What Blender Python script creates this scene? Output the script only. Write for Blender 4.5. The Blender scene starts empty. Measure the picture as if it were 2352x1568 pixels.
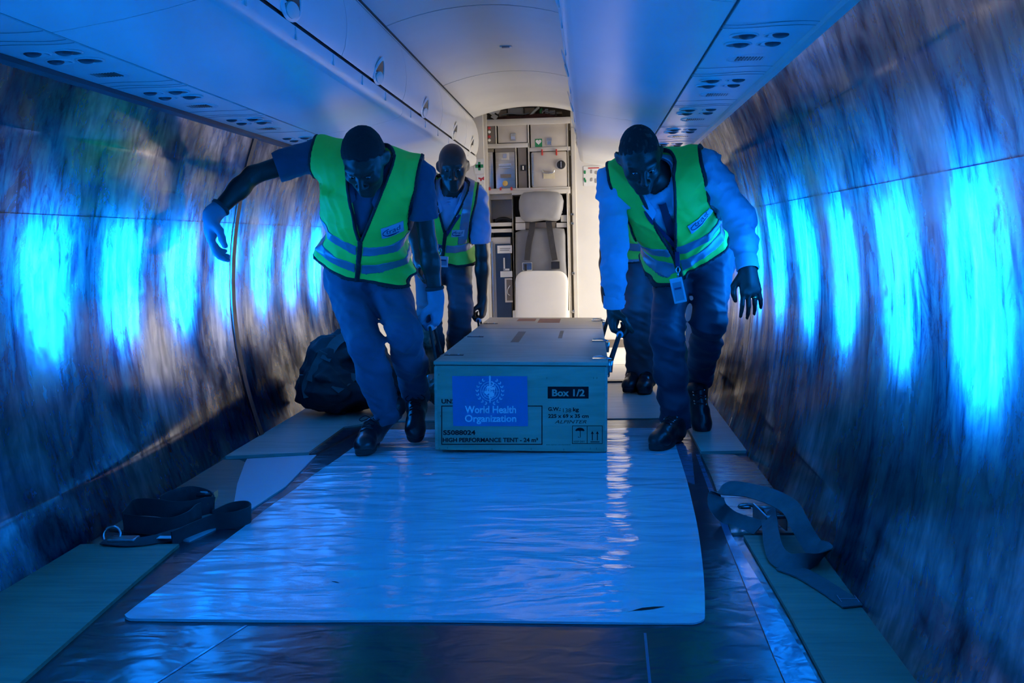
import bpy, bmesh, math, random
import numpy as np
from mathutils import Vector, Matrix

random.seed(7)
SC = bpy.context.scene
COL = SC.collection

# ------------------------------------------------------------------ camera
F_PX, CX, CY = 2270.0, 1176.0, 784.0
CAM_POS = np.array([0.45, 0.0, 0.86])
def _cam_axes(vp=(1355, 549), roll=1.0):
    d = np.array([(vp[0]-CX)/F_PX, -(vp[1]-CY)/F_PX, 1.0]); d /= np.linalg.norm(d)
    r = math.radians(roll)
    z = np.array([-math.sin(r), math.cos(r), 0.0]); z -= d*(z@d); z /= np.linalg.norm(z)
    x = np.cross(d, z)
    if x[0] < 0: x = -x
    return np.stack([x, d, z])
CAM_M = _cam_axes()
def ray(px, py): return CAM_M @ np.array([(px-CX)/F_PX, -(py-CY)/F_PX, 1.0])
def onY(px, py, Y): r = ray(px, py); return CAM_POS + r*(Y-CAM_POS[1])/r[1]
def onZ(px, py, z=0.0): r = ray(px, py); return CAM_POS + r*(z-CAM_POS[2])/r[2]
def onX(px, py, x): r = ray(px, py); return CAM_POS + r*(x-CAM_POS[0])/r[0]

cam_data = bpy.data.cameras.new('camera')
cam_data.sensor_width = 36.0
cam_data.lens = F_PX/2352.0*36.0
cam_data.clip_start = 0.02
cam = bpy.data.objects.new('camera', cam_data)
COL.objects.link(cam)
_r, _u, _f = CAM_M[:, 0], CAM_M[:, 1], CAM_M[:, 2]
cam.matrix_world = Matrix(((_r[0], _u[0], -_f[0], CAM_POS[0]), (_r[1], _u[1], -_f[1], CAM_POS[1]),
                           (_r[2], _u[2], -_f[2], CAM_POS[2]), (0, 0, 0, 1)))
SC.camera = cam

# ------------------------------------------------------------------ world, daylight, exposure
world = bpy.data.worlds.new('sky'); SC.world = world
world.use_nodes = True
world.node_tree.nodes['Background'].inputs[0].default_value = (1.0, 0.93, 0.82, 1)
world.node_tree.nodes['Background'].inputs[1].default_value = 0.8
def area(name, loc, rot, sx, sy, power, col):
    l = bpy.data.lights.new(name, 'AREA'); l.shape = 'RECTANGLE'; l.size = sx; l.size_y = sy
    l.energy = power; l.color = col
    o = bpy.data.objects.new(name, l); o.location = loc; o.rotation_euler = rot
    COL.objects.link(o); return o
# daylight falling in through the open passenger door on the right of the vestibule
area('door_daylight', (1.70, 7.20, 1.05), (0, math.radians(90), 0), 1.9, 1.1, 76.0, (1.0, 0.90, 0.79))
LINER_BUMP = .02; LINER_ANISO = .7
WINDOW_LIGHT = 72.0            # daylight on the outside of each cabin window
SC.view_settings.view_transform = 'Standard'
SC.view_settings.look = 'None'
SC.view_settings.gamma = 1.0
SC.view_settings.use_curve_mapping = False
SC.view_settings.exposure = -0.35
SC.cycles.max_bounces = 10
SC.cycles.diffuse_bounces = 5
SC.cycles.glossy_bounces = 5
SC.cycles.transmission_bounces = 6
SC.cycles.sample_clamp_indirect = 6.0
SC.cycles.caustics_reflective = False
SC.cycles.caustics_refractive = False
SC.cycles.blur_glossy = 0.5

# ------------------------------------------------------------------ materials
MATS = {}
class NT:
    """small helper around a material node tree"""
    def __init__(s, name):
        s.m = bpy.data.materials.new(name); s.m.use_nodes = True
        s.t = s.m.node_tree; s.t.nodes.clear()
        s.out = s.n('ShaderNodeOutputMaterial')
    def n(s, typ, **kw):
        x = s.t.nodes.new(typ)
        for k, v in kw.items():
            if k in ('i',):
                for kk, vv in v.items(): x.inputs[kk].default_value = vv
            else: setattr(x, k, v)
        return x
    def l(s, a, b): s.t.links.new(a, b)
    def coord(s, scale=(1, 1, 1), kind='Object'):
        tc = s.n('ShaderNodeTexCoord'); mp = s.n('ShaderNodeMapping')
        mp.inputs['Scale'].default_value = scale
        s.l(tc.outputs[kind], mp.inputs['Vector']); return mp.outputs[0]
    def noise(s, vec, scale=5, detail=4, rough=.55, dist=0.0):
        x = s.n('ShaderNodeTexNoise'); x.inputs['Scale'].default_value = scale
        x.inputs['Detail'].default_value = detail; x.inputs['Roughness'].default_value = rough
        x.inputs['Distortion'].default_value = dist
        s.l(vec, x.inputs['Vector']); return x.outputs['Fac']
    def ramp(s, fac, stops):
        x = s.n('ShaderNodeValToRGB'); e = x.color_ramp.elements
        while len(e) < len(stops): e.new(0.5)
        for el, (p, c) in zip(e, stops):
            el.position = p; el.color = c if len(c) == 4 else (*c, 1)
        s.l(fac, x.inputs[0]); return x.outputs[0]
    def bump(s, h, strength=.2, dist=.01):
        x = s.n('ShaderNodeBump'); x.inputs['Strength'].default_value = strength
        x.inputs['Distance'].default_value = dist
        s.l(h, x.inputs['Height']); return x.outputs[0]
    def maprange(s, v, a, b, c, d):
        x = s.n('ShaderNodeMapRange'); 
        for i, q in enumerate((a, b, c, d)): x.inputs[i+1].default_value = q
        s.l(v, x.inputs[0]); return x.outputs[0]

def mat(name, col, rough=.5, metal=0.0, spec=.5, nscale=0, namp=.15, bscale=0, bstr=.15, bdist=.004,
        stretch=(1, 1, 1), coat=0.0, coat_rough=.1, sheen=0.0, rvar=0.0, emit=None, estr=0.0):
    """principled procedural material: colour varied by noise, bump from noise"""
    if name in MATS: return MATS[name]
    t = NT(name); p = t.n('ShaderNodeBsdfPrincipled')
    p.inputs['Base Color'].default_value = (*col, 1)
    p.inputs['Roughness'].default_value = rough
    p.inputs['Metallic'].default_value = metal
    p.inputs['Specular IOR Level'].default_value = spec
    p.inputs['Coat Weight'].default_value = coat; p.inputs['Coat Roughness'].default_value = coat_rough
    p.inputs['Sheen Weight'].default_value = sheen
    if nscale:
        v = t.coord(stretch); f = t.noise(v, nscale, 5)
        lo = tuple(max(0, c*(1-namp)) for c in col); hi = tuple(c*(1+namp) for c in col)
        t.l(t.ramp(f, [(.3, lo), (.7, hi)]), p.inputs['Base Color'])
        if rvar: t.l(t.maprange(f, .3, .7, max(.02, rough-rvar), rough+rvar), p.inputs['Roughness'])
    if bscale:
        v = t.coord(stretch); f = t.noise(v, bscale, 4)
        t.l(t.bump(f, bstr, bdist), p.inputs['Normal'])
        if coat: t.l(t.bump(f, bstr*.6, bdist), p.inputs['Coat Normal'])
    if emit:
        p.inputs['Emission Color'].default_value = (*emit, 1); p.inputs['Emission Strength'].default_value = estr
    t.l(p.outputs[0], t.out.inputs[0]); MATS[name] = t.m
    return t.m

def liner_material():
    """scuffed translucent blue plastic sheet lining the cabin walls"""
    t = NT('translucent_blue_liner')
    streak = t.noise(t.coord((5, 5, .55)), 5, 5, .6, .5)         # long vertical streaks
    fine = t.noise(t.coord((12, 12, 1.2)), 5, 2, .5)
    blot = t.noise(t.coord((1.6, 1.6, 1.0)), 2.2, 5, .65, .4)
    scr = t.noise(t.coord((14, 14, 9)), 6, 2, .5, 2.5)            # fine scratches
    # transmitted colour: scuffed streaks let less light through
    trc = t.ramp(streak, [(.30, (.0005, .035, .22)), (.50, (.003, .200, .76)), (.70, (.010, .31, .98))])
    scuff = t.noise(t.coord((2.6, 2.6, 1.3)), 4.5, 9, .72, .6)     # blotchy scuffing in front of the windows
    mxr = t.n('ShaderNodeMix', data_type='RGBA', blend_type='MULTIPLY'); mxr.inputs[0].default_value = 1.0
    t.l(trc, mxr.inputs[6]); t.l(t.ramp(scuff, [(.36, (.10, .16, .30)), (.47, (.60, .62, .78)), (.58, (1, 1, 1))]), mxr.inputs[7])
    tr = t.n('ShaderNodeBsdfTranslucent'); t.l(mxr.outputs[2], tr.inputs[0])
    df = t.n('ShaderNodeBsdfDiffuse')
    t.l(t.ramp(blot, [(.3, (.006, .014, .03)), (.7, (.02, .03, .045))]), df.inputs[0])
    m1 = t.n('ShaderNodeMixShader'); m1.inputs[0].default_value = .68
    t.l(df.outputs[0], m1.inputs[1]); t.l(tr.outputs[0], m1.inputs[2])
    # glossy skin with vertical waviness
    add = t.n('ShaderNodeMath', operation='ADD'); t.l(streak, add.inputs[0])
    mul = t.n('ShaderNodeMath', operation='MULTIPLY', i={1: .10}); t.l(fine, mul.inputs[0]); t.l(mul.outputs[0], add.inputs[1])
    bmp = t.bump(add.outputs[0], LINER_BUMP, .012)
    gl = t.n('ShaderNodeBsdfGlossy'); gl.inputs[0].default_value = (.85, .85, .86, 1); gl.inputs['Anisotropy'].default_value = LINER_ANISO; gl.inputs['Rotation'].default_value = .25
    tg = t.n('ShaderNodeTangent', direction_type='RADIAL', axis='Z'); t.l(tg.outputs[0], gl.inputs['Tangent'])
    t.l(t.maprange(blot, .3, .7, .10, .20), gl.inputs['Roughness'])
    t.l(bmp, gl.inputs['Normal'])
    fr = t.n('ShaderNodeFresnel'); fr.inputs[0].default_value = 1.32
    k = t.n('ShaderNodeMath', operation='MULTIPLY'); t.l(t.maprange(streak, .35, .65, .55, 1.0), k.inputs[0]); t.l(t.maprange(blot, .38, .66, .14, .92), k.inputs[1])
    fm = t.n('ShaderNodeMath', operation='MULTIPLY', use_clamp=True); t.l(fr.outputs[0], fm.inputs[0]); t.l(k.outputs[0], fm.inputs[1])
    m2 = t.n('ShaderNodeMixShader'); t.l(fm.outputs[0], m2.inputs[0])
    t.l(m1.outputs[0], m2.inputs[1]); t.l(gl.outputs[0], m2.inputs[2])
    t.l(m2.outputs[0], t.out.inputs[0]); return t.m
MATS['liner'] = liner_material()

def pane_material():
    t = NT('daylit_window_pane'); e = t.n('ShaderNodeEmission')
    e.inputs[0].default_value = (.80, .92, 1.0, 1); e.inputs[1].default_value = WINDOW_LIGHT
    t.l(e.outputs[0], t.out.inputs[0]); return t.m
MATS['pane'] = pane_material()

def wood_mat(name, c1, c2, rough=.55, scale=(1.2, 14, 14), bstr=.12, coat=0.0):
    t = NT(name); p = t.n('ShaderNodeBsdfPrincipled')
    f = t.noise(t.coord(scale), 3.0, 6, .6, .6)
    g = t.noise(t.coord((1.1, 1.1, 1.1)), 1.6, 3)
    mx = t.n('ShaderNodeMath', operation='ADD'); t.l(f, mx.inputs[0]); t.l(g, mx.inputs[1])
    t.l(t.ramp(t.maprange(mx.outputs[0], .7, 1.3, 0, 1), [(.1, c1), (.9, c2)]), p.inputs['Base Color'])
    p.inputs['Roughness'].default_value = rough; p.inputs['Coat Weight'].default_value = coat
    t.l(t.bump(f, bstr, .004), p.inputs['Normal'])
    t.l(p.outputs[0], t.out.inputs[0]); MATS[name] = t.m; return t.m

def sheet_mat(name, col, dark, rough=.12, wave=.5, bdist=.012, spec=.5, stretch=(2.2, 7, 1)):
    """glossy floor covering with gentle buckles that bend the reflections"""
    t = NT(name); p = t.n('ShaderNodeBsdfPrincipled')
    w = t.noise(t.coord(stretch), 1.7, 2, .45, .5)
    fine = t.noise(t.coord((9, 20, 1)), 4, 4, .6)
    add = t.n('ShaderNodeMath', operation='ADD'); t.l(w, add.inputs[0])
    mul = t.n('ShaderNodeMath', operation='MULTIPLY', i={1: .05}); t.l(fine, mul.inputs[0]); t.l(mul.outputs[0], add.inputs[1])
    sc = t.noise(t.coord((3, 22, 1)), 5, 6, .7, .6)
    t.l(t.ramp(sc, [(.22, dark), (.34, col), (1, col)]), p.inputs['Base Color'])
    p.inputs['Roughness'].default_value = rough; p.inputs['Specular IOR Level'].default_value = spec
    t.l(t.bump(add.outputs[0], wave, bdist), p.inputs['Normal'])
    t.l(p.outputs[0], t.out.inputs[0]); MATS[name] = t.m; return t.m

mat('bin_white', (.89, .89, .87), .34, nscale=3, namp=.03, bscale=60, bstr=.03, bdist=.001, coat=.15, coat_rough=.2)
mat('ceiling_white', (.83, .82, .79), .5, nscale=2, namp=.04, bscale=50, bstr=.03, bdist=.001)
mat('panel_white', (.80, .77, .71), .42, nscale=4, namp=.04, bscale=40, bstr=.03, bdist=.001)
mat('galley_beige', (.62, .56, .48), .4, nscale=8, namp=.05, bscale=60, bstr=.03, bdist=.001)
mat('galley_frame', (.66, .62, .55), .38, nscale=8, namp=.05)
mat('galley_dark', (.20, .17, .14), .5, nscale=9, namp=.1)
mat('steel', (.62, .60, .57), .3, metal=1.0, nscale=12, namp=.08, bscale=80, bstr=.05, bdist=.001, stretch=(1, 1, 8))
mat('bright_metal', (.78, .78, .78), .18, metal=1.0, nscale=30, namp=.05)
mat('dark_gap', (.012, .012, .014), .6, nscale=10, namp=.2)
mat('seam_dark', (.03, .035, .05), .45, nscale=10, namp=.2)
mat('black_plastic', (.02, .02, .022), .35, nscale=20, namp=.15)
mat('red_plastic', (.55, .035, .03), .4, nscale=20, namp=.08)
mat('amber_print', (.7, .45, .12), .5, nscale=20, namp=.1)
mat('hull_grey', (.16, .18, .21), .6, nscale=5, namp=.12)
mat('hull_blue', (.02, .025, .035), .6, nscale=5, namp=.08)
mat('white_print', (.85, .85, .83), .5, nscale=30, namp=.03)
mat('green_print', (.02, .26, .09), .5, nscale=30, namp=.05)
mat('red_print', (.55, .04, .05), .5, nscale=30, namp=.05)
mat('black_print', (.008, .008, .010), .7, nscale=40, namp=.2, spec=.15)
mat('grey_print', (.35, .35, .35), .5, nscale=30, namp=.05)
wood_mat('ply_olive', (.16, .13, .085), (.27, .22, .14), .55)
wood_mat('ply_pale', (.30, .29, .23), (.46, .44, .36), .45, coat=.1)
wood_mat('ply_brown', (.10, .065, .045), (.19, .13, .09), .5)
wood_mat('crate_ply', (.30, .25, .165), (.43, .36, .25), .5, scale=(1.0, 1.0, 9), bstr=.06)
wood_mat('crate_lid_ply', (.33, .28, .20), (.48, .41, .31), .42, scale=(1.2, 12, 12), bstr=.08)
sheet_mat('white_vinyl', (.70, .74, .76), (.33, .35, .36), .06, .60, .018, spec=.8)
sheet_mat('dark_vinyl', (.022, .026, .035), (.05, .06, .075), .20, .35, .010, stretch=(5, 9, 1))
sheet_mat('clear_tape', (.10, .13, .20), (.2, .23, .3), .16, .4, .006, stretch=(9, 12, 1))
sheet_mat('alloy_plate', (.17, .135, .11), (.28, .24, .2), .22, .35, .008, spec=.9, stretch=(4, 14, 1))
sheet_mat('pale_board', (.42, .46, .48), (.3, .32, .33), .35, .2, .006)

# ------------------------------------------------------------------ object helpers
ORI = {}
def link(o): COL.objects.link(o); return o
def thing(name, label, cat, loc=(0, 0, 0), group=None):
    o = link(bpy.data.objects.new(name, None)); o.empty_display_size = .1
    o.location = tuple(float(x) for x in loc); ORI[o] = np.array(o.location)
    o['label'] = label; o['category'] = cat
    if group: o['group'] = group
    return o
def struct_root(name, loc=(0, 0, 0)):
    o = link(bpy.data.objects.new(name, None)); o.empty_display_size = .1
    o.location = tuple(float(x) for x in loc); ORI[o] = np.array(o.location); o['kind'] = 'structure'; return o
def tag(o, label, cat, group=None):
    o['label'] = label; o['category'] = cat
    if group: o['group'] = group
    return o
def obj(name, V, Fc, m, parent=None, smooth=False, loc=None, autosmooth=False):
    """V in world space; the mesh is stored relative to its parent's (or its own) origin"""
    V = np.asarray(V, dtype=float).reshape(-1, 3)
    org = ORI[parent] if parent is not None else (np.array(loc, dtype=float) if loc is not None else np.zeros(3))
    me = bpy.data.meshes.new(name)
    if isinstance(Fc, np.ndarray):
        me.vertices.add(len(V)); me.vertices.foreach_set('co', (V-org).astype(np.float32).ravel())
        k = Fc.shape[1]; me.loops.add(Fc.size); me.polygons.add(len(Fc))
        me.loops.foreach_set('vertex_index', Fc.astype(np.int32).ravel())
        me.polygons.foreach_set('loop_start', np.arange(0, Fc.size, k, dtype=np.int32))
        me.polygons.foreach_set('loop_total', np.full(len(Fc), k, dtype=np.int32))
        me.update(calc_edges=True)
    else:
        me.from_pydata([tuple(v) for v in (V-org)], [], Fc); me.update()
    if smooth: me.polygons.foreach_set('use_smooth', np.ones(len(me.polygons), dtype=bool))
    if isinstance(m, (list, tuple)):
        for q in m: me.materials.append(MATS[q] if isinstance(q, str) else q)
    else: me.materials.append(MATS[m] if isinstance(m, str) else m)
    o = link(bpy.data.objects.new(name, me))
    if parent is not None: o.parent = parent
    elif loc is not None: o.location = tuple(float(x) for x in loc)
    ORI[o] = org
    if autosmooth:
        try: me.set_sharp_from_angle(angle=math.radians(autosmooth))
        except Exception: pass
    return o
def struct(name, V, Fc, m, smooth=False):
    o = obj(name, V, Fc, m, None, smooth); o['kind'] = 'structure'; return o

class MB:
    """collects shapes for ONE mesh"""
    def __init__(s): s.v = []; s.f = []
    def add(s, V, Fc):
        b = len(s.v); s.v += [tuple(float(c) for c in v) for v in V]; s.f += [tuple(int(i)+b for i in f) for f in Fc]; return s
    def box(s, lo, hi, bev=0.0, R=None, c=None):
        lo = np.array(lo, float); hi = np.array(hi, float)
        V, Fc = boxmesh(lo, hi, bev)
        if R is not None:
            V = (np.array(V)) @ np.array(R).T + np.array(c)
        return s.add(V, Fc)
    def tube(s, pts, r, n=8, cap=True, closed=False): return s.add(*tubemesh(pts, r, n, cap, closed))
    def build(s, name, m, parent=None, smooth=False, loc=None, autosmooth=False):
        return obj(name, s.v, s.f, m, parent, smooth, loc, autosmooth)

def boxmesh(lo, hi, bev=0.0):
    (x0, y0, z0), (x1, y1, z1) = lo, hi
    if bev <= 0:
        V = [(x0,y0,z0),(x1,y0,z0),(x1,y1,z0),(x0,y1,z0),(x0,y0,z1),(x1,y0,z1),(x1,y1,z1),(x0,y1,z1)]
        return V, [(0,3,2,1),(4,5,6,7),(0,1,5,4),(1,2,6,5),(2,3,7,6),(3,0,4,7)]
    b = min(bev, (x1-x0)*.49, (y1-y0)*.49, (z1-z0)*.49)
    bm = bmesh.new(); bmesh.ops.create_cube(bm, size=1)
    for v in bm.verts:
        v.co = Vector(((x0+x1)/2+v.co.x*(x1-x0), (y0+y1)/2+v.co.y*(y1-y0), (z0+z1)/2+v.co.z*(z1-z0)))
    bmesh.ops.bevel(bm, geom=list(bm.edges), offset=b, segments=2, profile=.5, affect='EDGES')
    bm.verts.index_update()
    V = [tuple(v.co) for v in bm.verts]; Fc = [tuple(v.index for v in f.verts) for f in bm.faces]; bm.free()
    return V, Fc

def frame_along(pts, closed=False, up0=None):
    pts = np.asarray(pts, float); n = len(pts); T = np.zeros_like(pts)
    for i in range(n):
        a = pts[(i-1) % n] if (closed or i > 0) else pts[i]
        b = pts[(i+1) % n] if (closed or i < n-1) else pts[i]
        T[i] = b-a; T[i] /= max(1e-9, np.linalg.norm(T[i]))
    up = np.array(up0 if up0 is not None else (0, 0, 1.0), float)
    if abs(T[0] @ up) > .95 and up0 is None: up = np.array([1.0, 0, 0])
    N = np.zeros_like(pts); u = up
    for i in range(n):
        u = u - T[i]*(u @ T[i]); u /= max(1e-9, np.linalg.norm(u)); N[i] = u
    return T, N, np.cross(T, N)
def tubemesh(pts, r, n=8, cap=True, closed=False):
    pts = np.asarray(pts, float); T, N, B = frame_along(pts, closed)
    rr = np.full(len(pts), r) if np.isscalar(r) else np.asarray(r, float)
    V = []; Fc = []
    for i in range(len(pts)):
        for k in range(n):
            a = 2*math.pi*k/n; V.append(pts[i]+rr[i]*(math.cos(a)*N[i]+math.sin(a)*B[i]))
    m = len(pts)
    for i in range(m if closed else m-1):
        j = (i+1) % m
        for k in range(n):
            q = (k+1) % n; Fc.append((i*n+k, i*n+q, j*n+q, j*n+k))
    if cap and not closed:
        Fc.append(tuple(range(n-1, -1, -1))); Fc.append(tuple((m-1)*n+k for k in range(n)))
    return V, Fc
def smooth_path(pts, n=8, closed=False):
    """Catmull-Rom through the points"""
    P = [np.array(p, float) for p in pts]; out = []
    m = len(P); rng = range(m) if closed else range(m-1)
    for i in rng:
        p0 = P[(i-1) % m] if (closed or i > 0) else 2*P[0]-P[1]
        p1 = P[i]; p2 = P[(i+1) % m]
        p3 = P[(i+2) % m] if (closed or i+2 < m) else 2*P[-1]-P[-2]
        for k in range(n):
            t = k/n
            out.append(.5*((2*p1)+(-p0+p2)*t+(2*p0-5*p1+4*p2-p3)*t*t+(-p0+3*p1-3*p2+p3)*t**3))
    if not closed: out.append(P[-1])
    return out
def ribbon(pts, width, thick, wdir, n=1):
    """flat strap: rectangular section swept along pts; wdir = per-point or single width direction"""
    pts = np.asarray(pts, float); m = len(pts); W = np.asarray(wdir, float)
    if W.ndim == 1: W = np.tile(W, (m, 1))
    T, _, _ = frame_along(pts); V = []; Fc = []
    for i in range(m):
        w = W[i]-T[i]*(W[i] @ T[i]); w /= max(1e-9, np.linalg.norm(w)); nn = np.cross(T[i], w)
        for a, b in ((-1, -1), (1, -1), (1, 1), (-1, 1)): V.append(pts[i]+w*a*width/2+nn*b*thick/2)
    for i in range(m-1):
        for k in range(4):
            q = (k+1) % 4; Fc.append((i*4+k, i*4+q, (i+1)*4+q, (i+1)*4+k))
    Fc.append((3, 2, 1, 0)); Fc.append(tuple((m-1)*4+k for k in range(4)))
    return V, Fc
def extrude_y(prof, y0, y1, ny=1, close=False):
    """cross-section (x,z) swept along Y"""
    n = len(prof); V = []; Fc = []
    for j in range(ny+1):
        y = y0+(y1-y0)*j/ny
        V += [(p[0], y, p[1]) for p in prof]
    for j in range(ny):
        for k in range(n if close else n-1):
            q = (k+1) % n; Fc.append((j*n+k, j*n+q, (j+1)*n+q, (j+1)*n+k))
    return V, Fc
def solid_profile(prof, y0, y1):
    """closed cross-section extruded along Y with end caps"""
    n = len(prof); V, Fc = extrude_y(prof, y0, y1, 1, True)
    Fc.append(tuple(range(n-1, -1, -1))); Fc.append(tuple(n+k for k in range(n)))
    return V, Fc
def poly_slab(poly, z0, z1):
    n = len(poly); V = [(x, y, z0) for x, y in poly]+[(x, y, z1) for x, y in poly]
    Fc = [tuple(range(n, 2*n)), tuple(range(n-1, -1, -1))]+[(k, (k+1) % n, n+(k+1) % n, n+k) for k in range(n)]
    return V, Fc
def lathe(prof, c, axis=(0, 0, 1), n=20, cap=True):
    """prof: list of (radius, height) about axis at c"""
    a = np.array(axis, float); a /= np.linalg.norm(a)
    u = np.cross(a, (0, 0, 1)) if abs(a[2]) < .9 else np.cross(a, (1, 0, 0)); u /= np.linalg.norm(u); w = np.cross(a, u)
    c = np.array(c, float); V = []; Fc = []
    for r, h in prof:
        for k in range(n):
            t = 2*math.pi*k/n; V.append(c+a*h+r*(math.cos(t)*u+math.sin(t)*w))
    for i in range(len(prof)-1):
        for k in range(n):
            q = (k+1) % n; Fc.append((i*n+k, i*n+q, (i+1)*n+q, (i+1)*n+k))
    if cap:
        Fc.append(tuple(range(n-1, -1, -1))); Fc.append(tuple((len(prof)-1)*n+k for k in range(n)))
    return V, Fc
# ================================================================== the cabin shell
def wallx(z): return 1.155-.27*(z-.62)**2              # half width of the lining at height z
Y_NEAR, Y_LINER_END, Y_BACK = -5.0, 6.15, 7.80
WALL_Z = np.linspace(-.03, 1.46, 24)

def wall_sheet(side, y0, y1, z0, z1, off=0.0, nz=12, ny=1):
    zs = np.linspace(z0, z1, nz)
    prof = [(side*(wallx(z)+off), z) for z in zs]
    V, Fc = extrude_y(prof, y0, y1, ny)
    if side > 0: Fc = [f[::-1] for f in Fc]
    return V, Fc

wall_left = struct_root('wall_left'); wall_right = struct_root('wall_right')
for side, root, ys in ((-1, wall_left, (Y_NEAR, 1.1, 4.294, Y_LINER_END)), (1, wall_right, (Y_NEAR, 1.1, 4.418, Y_LINER_END))):
    for i in range(3):
        a, b = ys[i]+.0035, ys[i+1]-.0035
        V, Fc = wall_sheet(side, a, b, -.03, .9705, 0.0); obj('liner_panel', V, Fc, 'liner', root, True)
        V, Fc = wall_sheet(side, a, b, .970, 1.353, -.002); obj('liner_panel', V, Fc, 'liner', root, True)
    # dark joint behind the gap between two sheets
    for y in ys[1:3]:
        V, Fc = wall_sheet(side, y-.008, y+.008, -.03, 1.352, .004); obj('joint_strip', V, Fc, 'dark_gap', root, True)
    V, Fc = wall_sheet(side, Y_NEAR, Y_LINER_END, -.05, 1.5, .085); obj('hull_skin', V, Fc, 'hull_blue', root, True)
# aluminium cover strip over the left joint
V, Fc = wall_sheet(-1, 4.300, 4.345, -.0, 1.35, -.007, 16)
obj('cover_strip', V, Fc, mat('cover_alloy', (.16, .15, .15), .35, metal=.8, nscale=14, namp=.3), wall_left, True)

# windows in the hull behind the lining: bright panes that shine through it
WIN_Y = [2.80+.48*k for k in range(-15, 7)]
wi = 0
for side in (-1, 1):
    for y in WIN_Y:
        wi += 1
        cz = .86; x = side*(wallx(cz)+.075)
        w = struct_root('window_%d' % wi, (x, y, cz))
        n = 28; ring = lambda a, b, xo: [(x+side*xo, y+a*math.copysign(abs(math.cos(t))**.75, math.cos(t)), cz+b*math.copysign(abs(math.sin(t))**.75, math.sin(t)))
                                 for t in (2*math.pi*k/n for k in range(n))]
        R1 = ring(.112, .30, 0)
        V = [(x, y, cz)]+R1; Fc = [(0, 1+k, 1+(k+1) % n) for k in range(n)]
        if side > 0: pass
        obj('pane', V, Fc, 'pane', w)
        Ra, Rb = ring(.114, .302, -.012), ring(.137, .325, 0.004)
        Rc = ring(.114, .302, .004)
        V = Rc+Ra+Rb; Fc = [(k, (k+1) % n, n+(k+1) % n, n+k) for k in range(n)]+[(n+k, n+(k+1) % n, 2*n+(k+1) % n, 2*n+k) for k in range(n)]
        obj('window_frame', V, Fc, 'bin_white', w, True)

# ------------------------------------------------------------------ floor and its coverings
V, Fc = boxmesh((-1.25, Y_NEAR, -.06), (1.25, 8.3, 0.0)); floor = struct('floor', V, Fc, 'dark_vinyl')
ORI[floor] = np.zeros(3)
def plate(name, poly, z0, z1, m): 
    V, Fc = poly_slab(poly, z0, z1); return obj(name, V, Fc, m, floor)
plate('plywood_panel', [(-1.10, 1.0), (-.665, 1.0), (-.70, 1.83), (-.74, 2.40), (-.756, 2.715), (-1.10, 2.715)], 0, .009, 'ply_olive')
plate('plywood_panel', [(-1.10, 2.90), (-.80, 2.80), (-.76, 3.17), (-.85, 3.45), (-.945, 3.80), (-.985, 3.845), (-1.10, 3.845)], 0, .006, 'ply_brown')
plate('board_sheet', [(-.80, 2.78), (-.745, 2.76), (-.685, 3.0), (-.655, 3.4), (-.69, 3.93), (-.96, 3.865), (-.945, 3.80), (-.87, 3.52), (-.85, 3.45), (-.765, 3.17)], 0, .005, 'pale_board')
plate('plywood_panel', [(-1.10, 3.87), (-.725, 3.94), (-.715, 4.50), (-.60, 4.60), (-.60, 5.86), (-1.10, 5.86)], 0, .014, 'ply_pale')
plate('dark_mat_strip', [(-.735, 3.95), (-.70, 3.94), (-.62, 4.52), (-.60, 4.62), (-.72, 4.50)], 0, .006, 'dark_vinyl')
plate('plywood_panel', [(.885, 1.0), (1.10, 1.0), (1.10, 2.79), (.872, 2.79), (.884, 2.2)], 0, .009, 'ply_olive')
plate('alloy_floor_plate', [(.842, 2.82), (1.10, 2.82), (1.10, 3.72), (1.035, 3.73), (1.0, 3.86), (.872, 3.88), (.868, 3.5)], 0, .007, 'alloy_plate')
plate('plywood_panel', [(.875, 3.90), (1.10, 3.915), (1.10, 5.86), (.86, 5.86)], 0, .012, 'ply_pale')
plate('plywood_panel', [(-.58, 4.68), (.855, 4.68), (.855, 5.86), (-.58, 5.86)], 0, .006, 'ply_pale')
plate('seam_tape', [(-.55, 4.452), (.80, 4.452), (.80, 4.655), (-.55, 4.655)], 0, .002, 'alloy_plate')
plate('seam_tape', [(.808, 1.0), (.884, 1.0), (.872, 2.0), (.842, 2.8), (.866, 3.9), (.853, 3.9), (.822, 2.8), (.81, 2.0)], 0, .003, 'clear_tape')
plate('seam_tape', [(.70, 3.55), (.80, 3.42), (.838, 3.9), (.80, 4.4), (.79, 4.4)], .0, .0035, 'clear_tape')
plate('threshold_strip', [(-1.1, 5.865), (1.1, 5.865), (1.1, 5.925), (-1.1, 5.925)], 0, .016, 'black_plastic')
plate('vestibule_floor', [(-1.1, 5.925), (1.1, 5.925), (1.1, 6.7), (-1.1, 6.7)], 0, .008, 'galley_frame')
plate('vestibule_floor', [(-1.1, 6.71), (1.1, 6.71), (1.1, 8.2), (-1.1, 8.2)], 0, .008, 'panel_white')  # far strip coloured white to imitate door daylight lying on the floor
# seams scored in the dark floor covering
for a, b in (((.555, 2.10), (.54, 1.2)), ((-.35, 2.13), (-.60, 1.2))):
    plate('floor_seam', [(a[0]-.003, a[1]), (b[0]-.003, b[1]), (b[0]+.003, b[1]), (a[0]+.003, a[1])], 0, .0012, 'clear_tape')

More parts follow.
